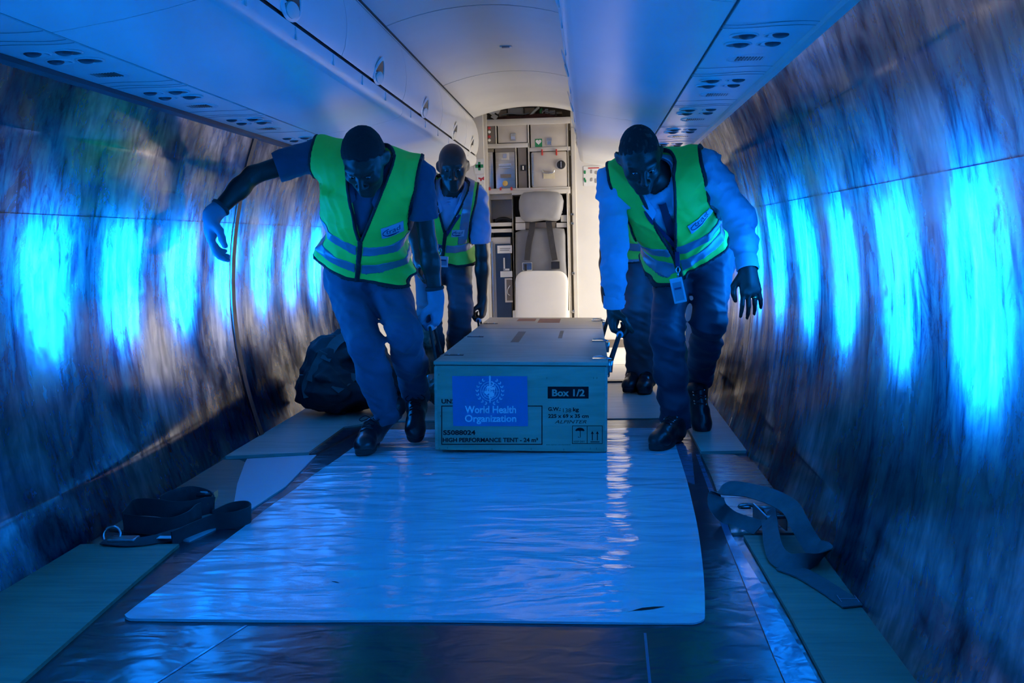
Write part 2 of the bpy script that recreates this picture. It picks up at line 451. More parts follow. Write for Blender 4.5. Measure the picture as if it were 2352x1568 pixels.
# the loose white vinyl sheet on top, its edges faintly wavy and its corners rounded
def white_sheet():
    left = [(-.659, 2.150), (-.652, 2.35), (-.642, 2.62), (-.628, 2.95), (-.612, 3.3), (-.599, 3.56), (-.572, 4.0), (-.556, 4.25), (-.552, 4.44)]
    right = [(.690, 2.150), (.712, 2.35), (.735, 2.62), (.756, 2.95), (.770, 3.3), (.779, 3.56), (.787, 4.0), (.795, 4.25), (.800, 4.44)]
    L = smooth_path([(*p, 0) for p in left], 24); R = smooth_path([(*p, 0) for p in right], 24)
    nx = 150; rng = random.Random(3); V = []; Fc = []
    ph = [rng.uniform(0, 6.28) for _ in range(12)]
    def h(x, y):
        e = .0012*math.sin(9*y+ph[0]+2*math.sin(3*x))+.001*math.sin(14*y+3*x+ph[1])
        e += .0018*math.sin(5*x+ph[2])*math.sin(6*y+ph[3])
        # crumpled patch near the front edge, where the film has come loose
        b = math.exp(-((x-.33)/.17)**4-((y-2.42)/.22)**4)
        e += b*.0030*(abs(math.sin(16*x+9*math.sin(7*y)+ph[4]))+abs(math.sin(19*y-11*x+ph[5]))+.6*abs(math.sin(38*y+14*x+ph[6])))
        e += .0016*abs(math.sin(26*y+3*math.sin(4*x)+ph[7]))*math.exp(-((x+.42)/.22)**4)
        return max(0, e+.0022)
    for top in (1, 0):
        for i, (a, b) in enumerate(zip(L, R)):
            for k in range(nx+1):
                t = k/nx; x = a[0]+(b[0]-a[0])*t; y = a[1]+(b[1]-a[1])*t
                if i < 4:      # rounded near corners, slightly bowed edge
                    e = min(t, 1-t); y += .022*max(0, 1-e/.022)**2*(1-i/4)
                y += .003*math.sin(7*x+1)*(1-i/len(L))
                V.append((x, y, .0035+h(x, y) if top else .0008))
    m = len(L); w = nx+1; o = m*w
    for i in range(m-1):
        for k in range(nx):
            q = i*w+k; Fc.append((q, q+1, q+w+1, q+w)); Fc.append((o+q, o+q+w, o+q+w+1, o+q+1))
    for k in range(nx):
        Fc.append((k, o+k, o+k+1, k+1)); q = (m-1)*w+k; Fc.append((q, q+1, o+q+1, o+q))
    for i in range(m-1):
        q = i*w; Fc.append((q, q+w, o+q+w, o+q)); q = i*w+nx; Fc.append((q, o+q, o+q+w, q+w))
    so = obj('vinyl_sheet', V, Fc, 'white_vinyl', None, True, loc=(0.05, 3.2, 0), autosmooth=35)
    tag(so, 'large glossy white plastic sheet laid over the floor in front of the wooden crate', 'floor sheet')
    # black scuff marks
    rr = random.Random(11)
    for (px, py, ln, an) in ((1490, 1397, .085, .35), (1180, 1235, .03, .1), (770, 1335, .03, -.5), (1330, 1148, .018, 0)):
        c = onZ(px, py, .006); d = np.array([math.cos(an), math.sin(an), 0])*ln/2; q = np.array([-d[1], d[0], 0])*.22
        pts = [c-d, c-d*.3+q, c+d*.4+q*.8, c+d, c+d*.2-q*.6, c-d*.5-q*.5]
        obj('scuff_mark', [(p[0], p[1], h(p[0], p[1])+.0042) for p in pts], [tuple(range(6))], 'black_print', so)
white_sheet()

# ------------------------------------------------------------------ ceiling
ceiling = struct_root('ceiling')
def ceil_z(x): return 1.785+.088*(1-(x/.46)**2)
cx = np.linspace(-.46, .46, 25)
cprof = [(x, ceil_z(x)) for x in cx]
cs = [Y_NEAR, 0.2, 2.3, 4.352, 6.028, 7.62]
for a, b in zip(cs[:-1], cs[1:]):
    inner = [(x, z+.012) for x, z in cprof][::-1]
    V, Fc = solid_profile(cprof+inner, a+.006, b-.006)
    obj('ceiling_panel', V, Fc, 'ceiling_white', ceiling, True, autosmooth=40)
V, Fc = extrude_y([(x, z+.010) for x, z in cprof], Y_NEAR, 7.6); obj('ceiling_void', V, Fc, 'dark_gap', ceiling, True)
for s in (-1, 1):     # rails between bins and ceiling
    V, Fc = solid_profile([(s*.405, 1.772), (s*.405, 1.790), (s*.428, 1.800), (s*.45, 1.800), (s*.45, 1.772)], Y_NEAR, 7.45)
    obj('ceiling_rail', V, Fc, 'bin_white', ceiling)
    V, Fc = boxmesh((min(s*.398, s*.407), Y_NEAR, 1.777), (max(s*.398, s*.407), 7.45, 1.783)); obj('rail_groove', V, Fc, 'dark_gap', ceiling)
# small flush fixture
c = (.03, 5.28, ceil_z(.03))
mb = MB(); mb.box((c[0]-.032, c[1]-.025, c[2]-.008), (c[0]+.032, c[1]+.025, c[2]+.01), .003); fx = mb.build('ceiling_fixture', 'ceiling_white', ceiling)
mb = MB(); mb.box((c[0]-.02, c[1]-.027, c[2]-.010), (c[0]+.02, c[1]-.006, c[2]-.004)); mb.build('fixture_slot', 'grey_print', ceiling)

# upper hull above the bins, so no light leaks in
V, Fc = extrude_y([(-1.23, 1.42), (-1.20, 1.7), (-.9, 2.0), (-.5, 2.12), (0, 2.16), (.5, 2.12), (.9, 2.0), (1.20, 1.7), (1.23, 1.42)], Y_NEAR, 8.4)
struct('hull_crown', V, Fc, 'hull_grey', True)
V, Fc = boxmesh((-1.3, Y_NEAR-.05, -.1), (1.3, Y_NEAR, 2.2)); struct('wall_near', V, Fc, 'panel_white')

# ------------------------------------------------------------------ vestibule walls and bulkheads
wall_back = struct_root('wall_back')
GX0 = float(onY(1119, 500, 7.78)[0]); GX1 = float(onY(1311, 500, 7.78)[0])
mb = MB(); mb.box((GX1+.012, 7.78, 0), (1.26, 7.84, 2.15), .002); mb.build('white_panel', 'panel_white', wall_back)
mb = MB(); mb.box((-1.26, 7.72, 0), (GX0-.006, 7.84, 2.15), .002); mb.build('white_panel', 'panel_white', wall_back)
mb = MB(); mb.box((-1.26, 8.35, 0), (1.26, 8.4, 2.2)); mb.build('aft_closure', 'galley_dark', wall_back)
# panel joint lines of the right hand panel, edge profile and fittings
mb = MB(); mb.box((GX1+.014, 7.772, .05), (GX1+.045, 7.781, 1.72), .003); mb.build('edge_profile', 'galley_frame', wall_back)
for py in (492, 513, 628, 715):
    c = onY(1311 if py < 600 else 1313, py, 7.772)
    V, Fc = lathe([(.012, 0), (.012, -.004), (.006, -.005), (.005, -.001)], (c[0]+.012, 7.772, c[2]), (0, 1, 0), 12)
    obj('bolt', V, Fc, 'steel', wall_back)
# vestibule side walls: closed service door on the left, open passenger door on the right
def side_wall_piece(name, s, y0, y1, z0, z1, m, parent, t=.05):
    x0, x1 = sorted((s*1.10, s*(1.10+t))); mb = MB(); mb.box((x0, y0, z0), (x1, y1, z1), .003); return mb.build(name, m, parent)
side_wall_piece('wall_panel', -1, Y_LINER_END, 6.42, 0, 2.0, 'panel_white', wall_left)
side_wall_piece('wall_panel', -1, 7.30, 7.75, 0, 2.0, 'panel_white', wall_left)
side_wall_piece('wall_panel', -1, 6.42, 7.30, 1.72, 2.0, 'panel_white', wall_left)
side_wall_piece('wall_panel', 1, Y_LINER_END, 6.70, 0, 2.0, 'panel_white', wall_right)
side_wall_piece('wall_panel', 1, 7.72, 7.80, 0, 2.0, 'panel_white', wall_right)
side_wall_piece('wall_panel', 1, 6.70, 7.72, 1.78, 2.0, 'panel_white', wall_right)
d1 = struct_root('door_1', (-1.10, 6.86, 0))
mb = MB(); mb.box((-1.13, 6.43, .02), (-1.085, 7.29, 1.71), .015); mb.build('door_slab', 'bin_white', d1, autosmooth=30)
mb = MB(); mb.box((-1.086, 6.50, .58), (-1.072, 7.22, .62), .004); mb.build('door_ledge', 'panel_white', d1)
mb = MB(); mb.tube(smooth_path([(-1.085, 6.95, .90), (-1.05, 6.95, .88), (-1.045, 6.97, .75), (-1.05, 6.98, .66), (-1.085, 6.98, .64)], 6), .012, 8)
mb.build('door_handle', 'bright_metal', d1, True)
# skirting on the vestibule back wall
mb = MB(); mb.box((GX1+.012, 7.768, .008), (1.1, 7.782, .07)); b = mb.build('baseboard_back', 'galley_dark'); b['kind'] = 'structure'
# end frames where the lining stops
for s, root in ((-1, wall_left), (1, wall_right)):
    V, Fc = wall_sheet(s, 6.135, 6.175, -.0, 1.35, -.012, 16); obj('end_trim', V, Fc, 'galley_frame', root, True)
    mb = MB(); x0, x1 = sorted((s*1.03, s*1.24)); mb.box((x0, 6.16, 0), (x1, 6.20, 2.1)); mb.build('end_frame', 'panel_white', root)
# tarmac outside the open door
V, Fc = boxmesh((1.3, 3.5, -1.25), (14, 12, -1.15)); g = struct('ground_outside', V, Fc, mat('tarmac', (.34, .30, .25), .8, nscale=8, namp=.15))
# narrow closing strip along the top of each liner
for s, nm in ((-1, 'trim_1'), (1, 'trim_2')):
    V, Fc = solid_profile([(s*1.03, 1.348), (s*1.015, 1.335), (s*.998, 1.342), (s*.998, 1.358), (s*1.03, 1.372)], Y_NEAR, 6.15)
    struct(nm, V, Fc, 'galley_frame' if s > 0 else 'seam_dark')
# ================================================================== overhead bins with service panels
def bin_profile(s):
    bottom = [(.772, 1.363), (.70, 1.372), (.60, 1.386), (.50, 1.404), (.43, 1.420), (.412, 1.426)]
    lip = [(.412, 1.426), (.396, 1.434), (.386, 1.448), (.382, 1.470), (.383, 1.490), (.392, 1.496)]
    door = [(.384, 1.503), (.372, 1.53), (.364, 1.57), (.361, 1.61), (.363, 1.65), (.370, 1.69), (.381, 1.728), (.393, 1.752), (.398, 1.760)]
    return [[(s*x, z) for x, z in q] for q in (bottom, lip, door)]
def thick(prof, s, d=.014):
    """give an open profile thickness towards the hull / upwards"""
    back = [(x+s*d*.8, z+d*.6) for x, z in prof][::-1]
    return prof+back

def latch(parent, s, y, z=1.535):
    # teardrop recess and paddle on the curved door
    x = .3725; t = np.array([-.30*s, 0, .954]); nrm = np.array([-s*.954, 0, -.30])   # along door, outwards
    c = np.array([s*x, y, z]); n = 22
    def tear(sc, off):
        pts = []
        for k in range(n):
            a = 2*math.pi*k/n; u = math.cos(a); v = math.sin(a)
            w = .088*(1-.42*max(0, v)); pts.append(c+nrm*off+np.array([0, 1, 0])*u*w*sc+t*(v*(.062 if v > 0 else .040)*sc))
        return pts
    A, B = tear(1.0, .004), tear(1.12, .0005); C_ = tear(.84, .0045); D = tear(.80, .001)
    V = B+A+C_+D; Fc = []
    for q in range(3):
        Fc += [(q*n+k, q*n+(k+1) % n, (q+1)*n+(k+1) % n, (q+1)*n+k) for k in range(n)]
    l = obj('latch', V, Fc, 'bin_white', parent, True, autosmooth=50)
    obj('latch_recess', tear(.82, .0016), [tuple(range(n))], 'black_plastic', l)
    pv = []
    for sc, off in ((1, .002), (1, .008), (.8, .0105)):
        for k in range(14):
            a = 2*math.pi*k/14; pv.append(c+t*(-.014)+nrm*off+np.array([0, 1, 0])*math.cos(a)*.058*sc+t*math.sin(a)*.022*sc)
    Fc = [(q*14+k, q*14+(k+1) % 14, (q+1)*14+(k+1) % 14, (q+1)*14+k) for q in range(2) for k in range(14)]+[tuple(28+k for k in range(14))]
    obj('latch_paddle', pv, Fc, 'panel_white', l, True, autosmooth=40)

def psu_cluster(parent, s, y, y0, y1):
    """two air nozzles, two reading lights and a speaker grille"""
    for dx, dy, nm in ((-.038, -.055, 'reading_light'), (-.038, .055, 'reading_light'), (.045, -.055, 'air_nozzle'), (.045, .055, 'air_nozzle')):
        c = (s*(.885+dx), y+dy, 1.3595)
        V, Fc = lathe([(.037, .001), (.036, -.0025), (.0325, -.003), (.031, .0)], c, (0, 0, 1), 22, False)
        o = obj(nm, V, Fc, 'bin_white', parent, True)
        V, Fc = lathe([(.0318, -.0008), (.0001, -.0008)], c, (0, 0, 1), 22, False); obj('recess', V, Fc, 'black_plastic', o)
        # eyeball half filling the recess
        V = []; Fc = []; nn = 14
        for i in range(5):
            r = .0215*math.cos(i*math.pi/8.2); h = -.001-.009*math.sin(i*math.pi/8.2)
            V += [(c[0]+.006*s+r*math.cos(2*math.pi*k/nn), c[1]-.006+r*math.sin(2*math.pi*k/nn), c[2]+h) for k in range(nn)]
        Fc = [(i*nn+k, i*nn+(k+1) % nn, (i+1)*nn+(k+1) % nn, (i+1)*nn+k) for i in range(4) for k in range(nn)]
        obj('eyeball', V, Fc, 'seam_dark', o, True)
    # grille in an oval dish
    g = (s*.93, y+.27, 1.3592); n = 26
    ring = lambda a, b, z: [(g[0]+a*math.cos(2*math.pi*k/n), g[1]+b*math.sin(2*math.pi*k/n), z) for k in range(n)]
    V = ring(.085, .075, g[2]+.001)+ring(.083, .073, g[2]-.002)+ring(.078, .068, g[2]-.0005)
    Fc = [(q*n+k, q*n+(k+1) % n, (q+1)*n+(k+1) % n, (q+1)*n+k) for q in range(2) for k in range(n)]
    go = obj('speaker_grille', V, Fc, 'bin_white', parent, True)
    mb = MB()
    for k in range(15):
        x = g[0]+s*(-.055+.0085*k); mb.box((x-.0024, g[1]-.028, g[2]-.0018), (x+.0024, g[1]+.028, g[2]+.001))
    mb.build('grille_slots', 'black_plastic', go)
    # tiny indicator and the wavy joints of the panel
    for yy, amp in ((y-.165, .012), (y-.205, .016), (y+.40, .01)):
        if not y0+.03 < yy < y1-.03: continue
        pts = [(s*(.775+.235*t), yy+amp*math.sin(t*5.5+.6), 1.3597-.004*t) for t in np.linspace(0, 1, 14)]
        V, Fc = ribbon(pts, .0028, .0012, (0, 1, 0)); obj('panel_joint', V, Fc, 'grey_print', parent)

DOORS = [2.80, 3.957, 5.054, 6.161, 7.04]
UNITS = [(Y_NEAR, .10, []), (.10, 2.24, [(.10, 1.15, None), (1.15, 2.24, 1.70)]), (2.24, 4.50, [(2.24, 3.40, 2.80), (3.40, 4.50, 3.957)]),
         (4.50, 6.70, [(4.50, 5.60, 5.054), (5.60, 6.70, 6.161)]), (6.70, 7.40, [(6.70, 7.40, 7.04)])]
PSU_Y = {-1: [1.10, 1.80, 2.50, 3.17, 3.89, 4.60, 5.30], 1: [1.20, 1.86, 2.65, 3.36, 4.09, 4.80, 5.50]}
WHERE = {0: 'behind the viewpoint', 1: 'nearest the viewpoint', 2: 'nearest unit with latches in view', 3: 'middle unit of its row', 4: 'short end unit beside the galley'}
for s, sd in ((-1, 'left'), (1, 'right')):
    for ui, (y0, y1, doors) in enumerate(UNITS):
        bt, lp, dr = bin_profile(s); g = .0025
        lab = ['white overhead bin at the near end of the %s row, by the camera', 'white overhead bin unit second from the near end on the %s side',
               'white overhead bin with two latched doors, large in view on the %s side', 'white overhead bin in the middle of the %s hand row above the workers',
               'short rounded white overhead bin next to the galley, %s hand row'][ui] % sd
        t = thing('overhead_bin', lab, 'overhead bin', (s*.6, (y0+y1)/2, 1.36), 'white overhead bins along the cabin')
        V, Fc = solid_profile(thick(bt, s), y0+g, y1-g); obj('underside', V, Fc, 'bin_white', t, True, autosmooth=30)
        V, Fc = solid_profile(thick(lp, s, .02), y0+g, y1-g); l = obj('lip', V, Fc, 'bin_white', t, True, autosmooth=40)
        for k in range(max(1, int((y1-y0)/.42))):          # little joint tabs on the lip
            if y0 < 0: break
            yy = y0+.2+k*.42; mb = MB(); mb.box((min(s*.3805, s*.384), yy-.006, 1.452), (max(s*.3805, s*.384), yy+.006, 1.486)); mb.build('lip_tab', 'panel_white', l)
        V, Fc = boxmesh((min(s*.396, s*.41), y0, 1.488), (max(s*.396, s*.41), y1, 1.508)); obj('groove', V, Fc, 'dark_gap', t)
        V, Fc = boxmesh((min(s*.43, s*.93), y0+.003, 1.43), (max(s*.43, s*.93), y1-.003, 1.77)); obj('carcass', V, Fc, 'bin_white', t)
        if not doors:
            V, Fc = solid_profile(thick(dr, s), y0+g, y1-g); obj('door', V, Fc, 'bin_white', t, True, autosmooth=40)
        for (a, b, ly) in doors:
            V, Fc = solid_profile(thick(dr, s), a+.003, b-.003); d = obj('door', V, Fc, 'bin_white', t, True, autosmooth=40)
            if ly: latch(d, s, ly)
        if ui == 4:      # rounded end cap facing the vestibule
            prof = bt+lp[1:]+dr+[(s*.45, 1.80), (s*1.0, 1.80), (s*1.0, 1.363)]
            V, Fc = solid_profile(prof, y1-.004, y1+.02); obj('end_cap', V, Fc, 'panel_white', t, True, autosmooth=30)
            V, Fc = boxmesh((min(s*.44, s*1.02), y1-.1, 1.77), (max(s*.44, s*1.02), y1+.02, 2.1)); obj('top_fairing', V, Fc, 'panel_white', t)
        V, Fc = solid_profile([(s*.783, 1.3625), (s*.783, 1.372), (s*1.012, 1.368), (s*1.012, 1.3555)], y0, y1); pp = obj('service_panel', V, Fc, 'bin_white', t)
        V, Fc = boxmesh((min(s*.768, s*.780), y0, 1.366), (max(s*.768, s*.780), y1, 1.374)); obj('panel_gap', V, Fc, 'dark_gap', t)
        for y in PSU_Y[s]:
            if y0 <= y < y1: psu_cluster(pp, s, y, y0, y1)

# ================================================================== galley at the far end
GY = 7.78
def gx(px, py=500, Y=GY): return float(onY(px, py, Y)[0])
def gz(py, px=1215, Y=GY): return float(onY(px, py, Y)[2])
def gbox(mb, p0, p1, ya, yb, bev=.003):
    """box from two pixel corners on the galley front, between depths ya..yb"""
    a = onY(*p0, GY); b = onY(*p1, GY)
    return mb.box((min(a[0], b[0]), ya, min(a[2], b[2])), (max(a[0], b[0]), yb, max(a[2], b[2])), bev)
gal = thing('galley', 'beige aircraft galley with compartments and doors at the end of the aisle', 'galley', ((GX0+GX1)/2, GY+.2, 0))
mb = MB()
gbox(mb, (1118, 262), (1122, 800), GY-.03, GY+.5); gbox(mb, (1304, 280), (1312, 800), GY-.006, GY+.5)
gbox(mb, (1118, 275), (1310, 283), GY-.012, GY+.5); gbox(mb, (1118, 331), (1216, 338), GY-.004, GY+.5)
gbox(mb, (1211, 283), (1218, 434), GY-.004, GY+.5); gbox(mb, (1137, 283), (1141, 331), GY-.004, GY+.5)
gbox(mb, (1118, 434), (1310, 440), GY-.008, GY+.5); gbox(mb, (1216, 339), (1310, 345), GY-.004, GY+.5)
gbox(mb, (1183, 338), (1188, 434), GY-.002, GY+.5)
gbox(mb, (1176, 438), (1184, 742), GY-.03, GY+.3); gbox(mb, (1176, 438), (1310, 444), GY-.03, GY+.3); gbox(mb, (1301, 440), (1310, 742), GY-.03, GY+.3)
mb.build('frame', 'galley_frame', gal, autosmooth=30)
mb = MB(); gbox(mb, (1118, 272), (1311, 800), GY+.3, GY+.35); mb.build('back_board', 'galley_dark', gal)
# control panel with four buttons
mb = MB(); gbox(mb, (1119, 288), (1138, 331), GY, GY+.05); cp = mb.build('control_panel', 'galley_dark', gal)
for px, py in ((1123, 294), (1123, 303), (1123, 314), (1123, 322)):
    c = onY(px, py, GY); V, Fc = lathe([(.011, 0), (.011, -.006), (.008, -.008)], (c[0]+.003, GY, c[2]), (0, 1, 0), 12)
    obj('button', V, Fc, 'red_print' if py in (294, 314) else 'white_print', cp)
# two overhead doors
for p0, p1, lx, ly in (((1143, 285), (1211, 329), 1178, 315), ((1218, 284), (1305, 339), 1261, 326)):
    mb = MB(); gbox(mb, p0, p1, GY+.002, GY+.03, .004); d = mb.build('overhead_door', 'galley_beige', gal, autosmooth=30)
    mb = MB(); gbox(mb, (lx-6, ly-9), (lx+7, ly+8), GY-.006, GY+.01, .003); lt = mb.build('door_latch', 'steel', d)
    mb = MB(); gbox(mb, (lx-5, ly-2), (lx+6, ly+6), GY-.012, GY-.004, .003); mb.build('latch_flap', 'bright_metal', d)
    mb = MB(); gbox(mb, (p0[0]+1, p1[1]), (p1[0], p1[1]+1.2), GY-.001, GY+.02, 0); mb.build('door_shadow_gap', 'dark_gap', d)
    if px: pass
# defibrillator sticker
mb = MB(); gbox(mb, (1228.5, 319), (1245.5, 337), GY+.0005, GY+.003, 0); st = mb.build('defibrillator_sticker', 'green_print', gal)
c = onY(1237, 327, GY); hp = []
for k in range(28):
    a = 2*math.pi*k/28; hp.append((c[0]+.0014*16*math.sin(a)**3, GY-.0003, c[2]+.004+.0014*(13*math.cos(a)-5*math.cos(2*a)-2*math.cos(3*a)-math.cos(4*a))))
obj('heart_print', [(c[0], GY-.0003, c[2])]+hp, [(0, 1+k, 1+(k+1) % 28) for k in range(28)], 'white_print', st)
# metal containers in the left bay
for p0, p1, full in (((1119, 342), (1134, 434), False), ((1137, 341), (1184, 434), True)):
    mb = MB(); gbox(mb, p0, p1, GY+.01, GY+.28, .004); ct = mb.build('metal_container', 'steel', gal, autosmooth=30)
    mb = MB(); gbox(mb, (p0[0], p0[1]), (p1[0], p0[1]+7), GY+.003, GY+.02, .002); mb.build('top_bar', 'galley_dark', ct)
    if full:
        mb = MB(); gbox(mb, (1150, 350), (1169, 367), GY+.002, GY+.015, .003); mb.build('latch_plate', 'galley_frame', ct)
        mb = MB(); gbox(mb, (1155, 353), (1164, 363), GY-.004, GY+.006, .002); mb.build('latch', 'bright_metal', ct)
        mb = MB(); gbox(mb, (1145, 376), (1175, 381), GY-.018, GY+.012, .003); gbox(mb, (1146, 383), (1173, 386), GY-.004, GY+.012, .002); mb.build('handle', 'bright_metal', ct)
        c = onY(1160, 421, GY); V, Fc = lathe([(.022, .01), (.021, -.010), (.014, -.014)], (c[0], GY+.01, c[2]), (0, 1, 0), 16); obj('tap_knob', V, Fc, 'amber_print', ct, True, autosmooth=40)
        mb = MB(); gbox(mb, (1149, 400), (1174, 408), GY+.0085, GY+.0105, 0); mb.build('stain_plate', 'galley_dark', ct)
# narrow side panel
mb = MB(); gbox(mb, (1189, 339), (1211, 434), GY+.006, GY+.02, .003); sp = mb.build('narrow_panel', 'galley_dark', gal)
mb = MB(); gbox(mb, (1195, 379), (1209, 392), GY+.000, GY+.012, .002); mb.build('panel_latch', 'black_plastic', sp)
mb = MB(); gbox(mb, (1200, 381), (1203, 390), GY-.004, GY+.003, .001); mb.build('latch_slot', 'white_print', sp)
# oven with round knob, handle and tag
mb = MB(); gbox(mb, (1217, 345), (1306, 433), GY+.02, GY+.3, .002); ovg = mb.build('oven_surround', 'dark_gap', gal)
mb = MB(); gbox(mb, (1220, 349), (1304, 429), GY-.004, GY+.05, .012); ov = mb.build('oven_door', 'galley_beige', gal, autosmooth=30)
mb = MB(); gbox(mb, (1220, 352), (1227, 427), GY-.010, GY+.0, .003); mb.build('hinge_strip', 'steel', ov)
c = onY(1289, 378.5, GY)
V, Fc = lathe([(.042, 0), (.042, -.006), (.036, -.009)], (c[0], GY-.004, c[2]), (0, 1, 0), 26); obj('knob_ring', V, Fc, 'galley_frame', ov, True, autosmooth=40)
V, Fc = lathe([(.034, 0), (.033, -.012), (.028, -.015)], (c[0], GY-.010, c[2]), (0, 1, 0), 26); kb = obj('knob', V, Fc, 'black_plastic', ov, True, autosmooth=40)
mb = MB(); mb.box((c[0]-.004, GY-.034, c[2]-.024), (c[0]+.004, GY-.022, c[2]+.024), .002); mb.build('knob_grip', 'bright_metal', kb)
h0 = [onY(px, py, GY) for px, py in ((1247, 390), (1249, 396), (1260, 398), (1271, 396), (1273, 390))]
mb = MB(); mb.tube(smooth_path([(p[0], GY-.02, p[2]) for p in h0], 5), .0055, 8); mb.build('handle', 'bright_metal', ov, True)
mb = MB(); gbox(mb, (1248, 397), (1274, 410), GY-.012, GY-.008, .001); mb.build('tag', mat('tag_cream', (.75, .66, .45), .6, nscale=20, namp=.1), ov)
for px in (1245, 1278):
    mb = MB(); gbox(mb, (px-1.5, 343), (px+2, 357), GY-.022, GY-.004, .003); mb.build('red_catch', 'red_plastic', gal)
for px in (1125, 1150, 1175):
    mb = MB(); gbox(mb, (px-2, 430), (px+2, 437), GY-.022, GY-.004, .003); mb.build('red_catch', 'red_plastic', gal)
mb = MB(); gbox(mb, (1228, 436), (1257, 438.5), GY-.018, GY-.006, .001); mb.build('red_strip', 'red_plastic', gal)
# open shelf bay, counter and drawers on the left
mb = MB(); gbox(mb, (1120, 445), (1176, 500), GY+.24, GY+.28, 0); mb.build('shelf_back', 'galley_beige', gal)
mb = MB(); gbox(mb, (1120, 512), (1176, 519), GY-.02, GY+.3); gbox(mb, (1120, 526), (1176, 533), GY-.01, GY+.3); gbox(mb, (1120, 446), (1176, 456), GY+.1, GY+.3); mb.build('shelf', 'galley_frame', gal, autosmooth=30)
mb = MB()
pts = [onY(px, py, GY) for px, py in ((1135, 509), (1142, 503), (1155, 501), (1166, 504), (1174, 510))]
mb.tube(smooth_path([(p[0], GY+.12, p[2]) for p in pts], 5), .014, 8); tag(mb.build('shelf_cloth', 'black_plastic', None, True, loc=(gx(1155), GY+.12, gz(512)), ), 'dark folded cloth lying on the open galley shelf', 'cloth')

# catering trolley
tr_ = thing('catering_trolley', 'dark blue catering trolley with a white letter L, parked under the galley counter', 'trolley', (gx(1150), GY+.15, 0))
mat('trolley_blue', (.025, .05, .10), .4, nscale=6, namp=.1); 
mb = MB(); gbox(mb, (1127, 545), (1178, 796), GY+.02, GY+.3, .006); mb.build('body', 'galley_frame', tr_, autosmooth=30)
mb = MB(); gbox(mb, (1137, 560), (1177, 760), GY+.006, GY+.03, .004); mb.build('door', 'trolley_blue', tr_)
mb = MB(); gbox(mb, (1127, 553), (1137, 756), GY-.004, GY+.03, .003); mb.build('door_post', 'steel', tr_)
for py in (570, 640, 705):
    mb = MB(); gbox(mb, (1126, py), (1129, py+13), GY-.010, GY+.0, .002); mb.build('hinge', 'bright_metal', tr_)
mb = MB(); gbox(mb, (1142, 564), (1176, 581), GY+.003, GY+.008, 0); lab_ = mb.build('paper_label', 'white_print', tr_)
mb = MB(); gbox(mb, (1148, 570), (1172, 571.5), GY+.0015, GY+.004, 0); gbox(mb, (1148, 574), (1170, 575.5), GY+.0015, GY+.004, 0); mb.build('label_lines', 'grey_print', lab_)
mb = MB(); gbox(mb, (1156, 592), (1160, 620), GY+.003, GY+.008, 0); gbox(mb, (1156, 617), (1170, 621), GY+.003, GY+.008, 0); mb.build('letter', 'white_print', tr_)
mb = MB(); gbox(mb, (1149, 623), (1177, 636), GY+.003, GY+.008, 0); st2 = mb.build('sticker', 'white_print', tr_)
mb = MB(); gbox(mb, (1159, 639), (1178, 694), GY+.001, GY+.008, .002); lf = mb.build('latch_frame', 'galley_frame', tr_)
mb = MB(); gbox(mb, (1163, 642), (1178, 690), GY-.001, GY+.004, .002); mb.build('latch_dish', 'galley_dark', lf)
mb = MB(); p = [onY(px, py, GY) for px, py in ((1172, 655), (1167, 664), (1167, 674), (1172, 678))]; mb.tube(smooth_path([(q[0], GY-.008, q[2]) for q in p], 4), .005, 6); mb.build('latch_lever', 'bright_metal', lf, True)

# fold-down attendant seat
seat = thing('attendant_seat', 'grey fold-down crew seat with harness straps in front of the galley', 'seat', (gx(1246, 720), GY-.1, gz(742)))
mat('seat_grey', (.19, .19, .20), .55, nscale=5, namp=.12, bscale=25, bstr=.25, bdist=.004)
mat('seat_grey_light', (.30, .30, .31), .5, nscale=5, namp=.12, bscale=25, bstr=.3, bdist=.004)
def cushion(outline, y_front, y_back, bulge, inset=.02):
    """soft cushion: an outline (pixels on the galley front) puffed forward"""
    P = [onY(px, py, GY) for px, py in outline]; cxz = np.mean([(p[0], p[2]) for p in P], axis=0); V = []; Fc = []; n = len(P)
    rings = [(1.0, y_back), (1.0, y_front), (.97, y_front-bulge*.45), (.88, y_front-bulge*.8), (.70, y_front-bulge), (.35, y_front-bulge*1.1)]
    for sc, y in rings: V += [(cxz[0]+(p[0]-cxz[0])*sc, y, cxz[1]+(p[2]-cxz[1])*sc) for p in P]
    for i in range(len(rings)-1): Fc += [(i*n+k, i*n+(k+1) % n, (i+1)*n+(k+1) % n, (i+1)*n+k) for k in range(n)]
    Fc.append(tuple((len(rings)-1)*n+k for k in range(n))); return V, Fc
def rounded(px0, py0, px1, py1, r, n=6, top_only=False):
    out = []
    for (cx_, cy_, a0, rr) in ((px0+r, py0+r, 180, r), (px1-r, py0+r, 270, r), (px1-(1 if top_only else r), py1-(1 if top_only else r), 0, 1 if top_only else r), (px0+(1 if top_only else r), py1-(1 if top_only else r), 90, 1 if top_only else r)):
        for k in range(n+1):
            a = math.radians(a0+90*k/n); out.append((cx_+rr*math.cos(a), cy_+rr*math.sin(a)))
    return out
V, Fc = cushion([(1196, 450), (1204, 443), (1230, 440), (1262, 440), (1282, 442), (1291, 449), (1295, 462), (1293, 480), (1286, 504), (1278, 508), (1250, 506), (1222, 510), (1206, 509), (1197, 500), (1193, 480), (1193, 462)], GY-.05, GY+.02, .05)
hr = obj('headrest', V, Fc, 'seat_grey_light', seat, True)
for py in (461, 471, 481, 490):
    mb = MB(); p = [onY(px, py+dy, GY) for px, dy in ((1268, 1), (1278, .5), (1287, -1), (1292, -1))]
    mb.tube([(q[0], GY-.075+.012*i, q[2]) for i, q in enumerate(p)], .003, 6); mb.build('pleat', 'seat_grey', hr, True)
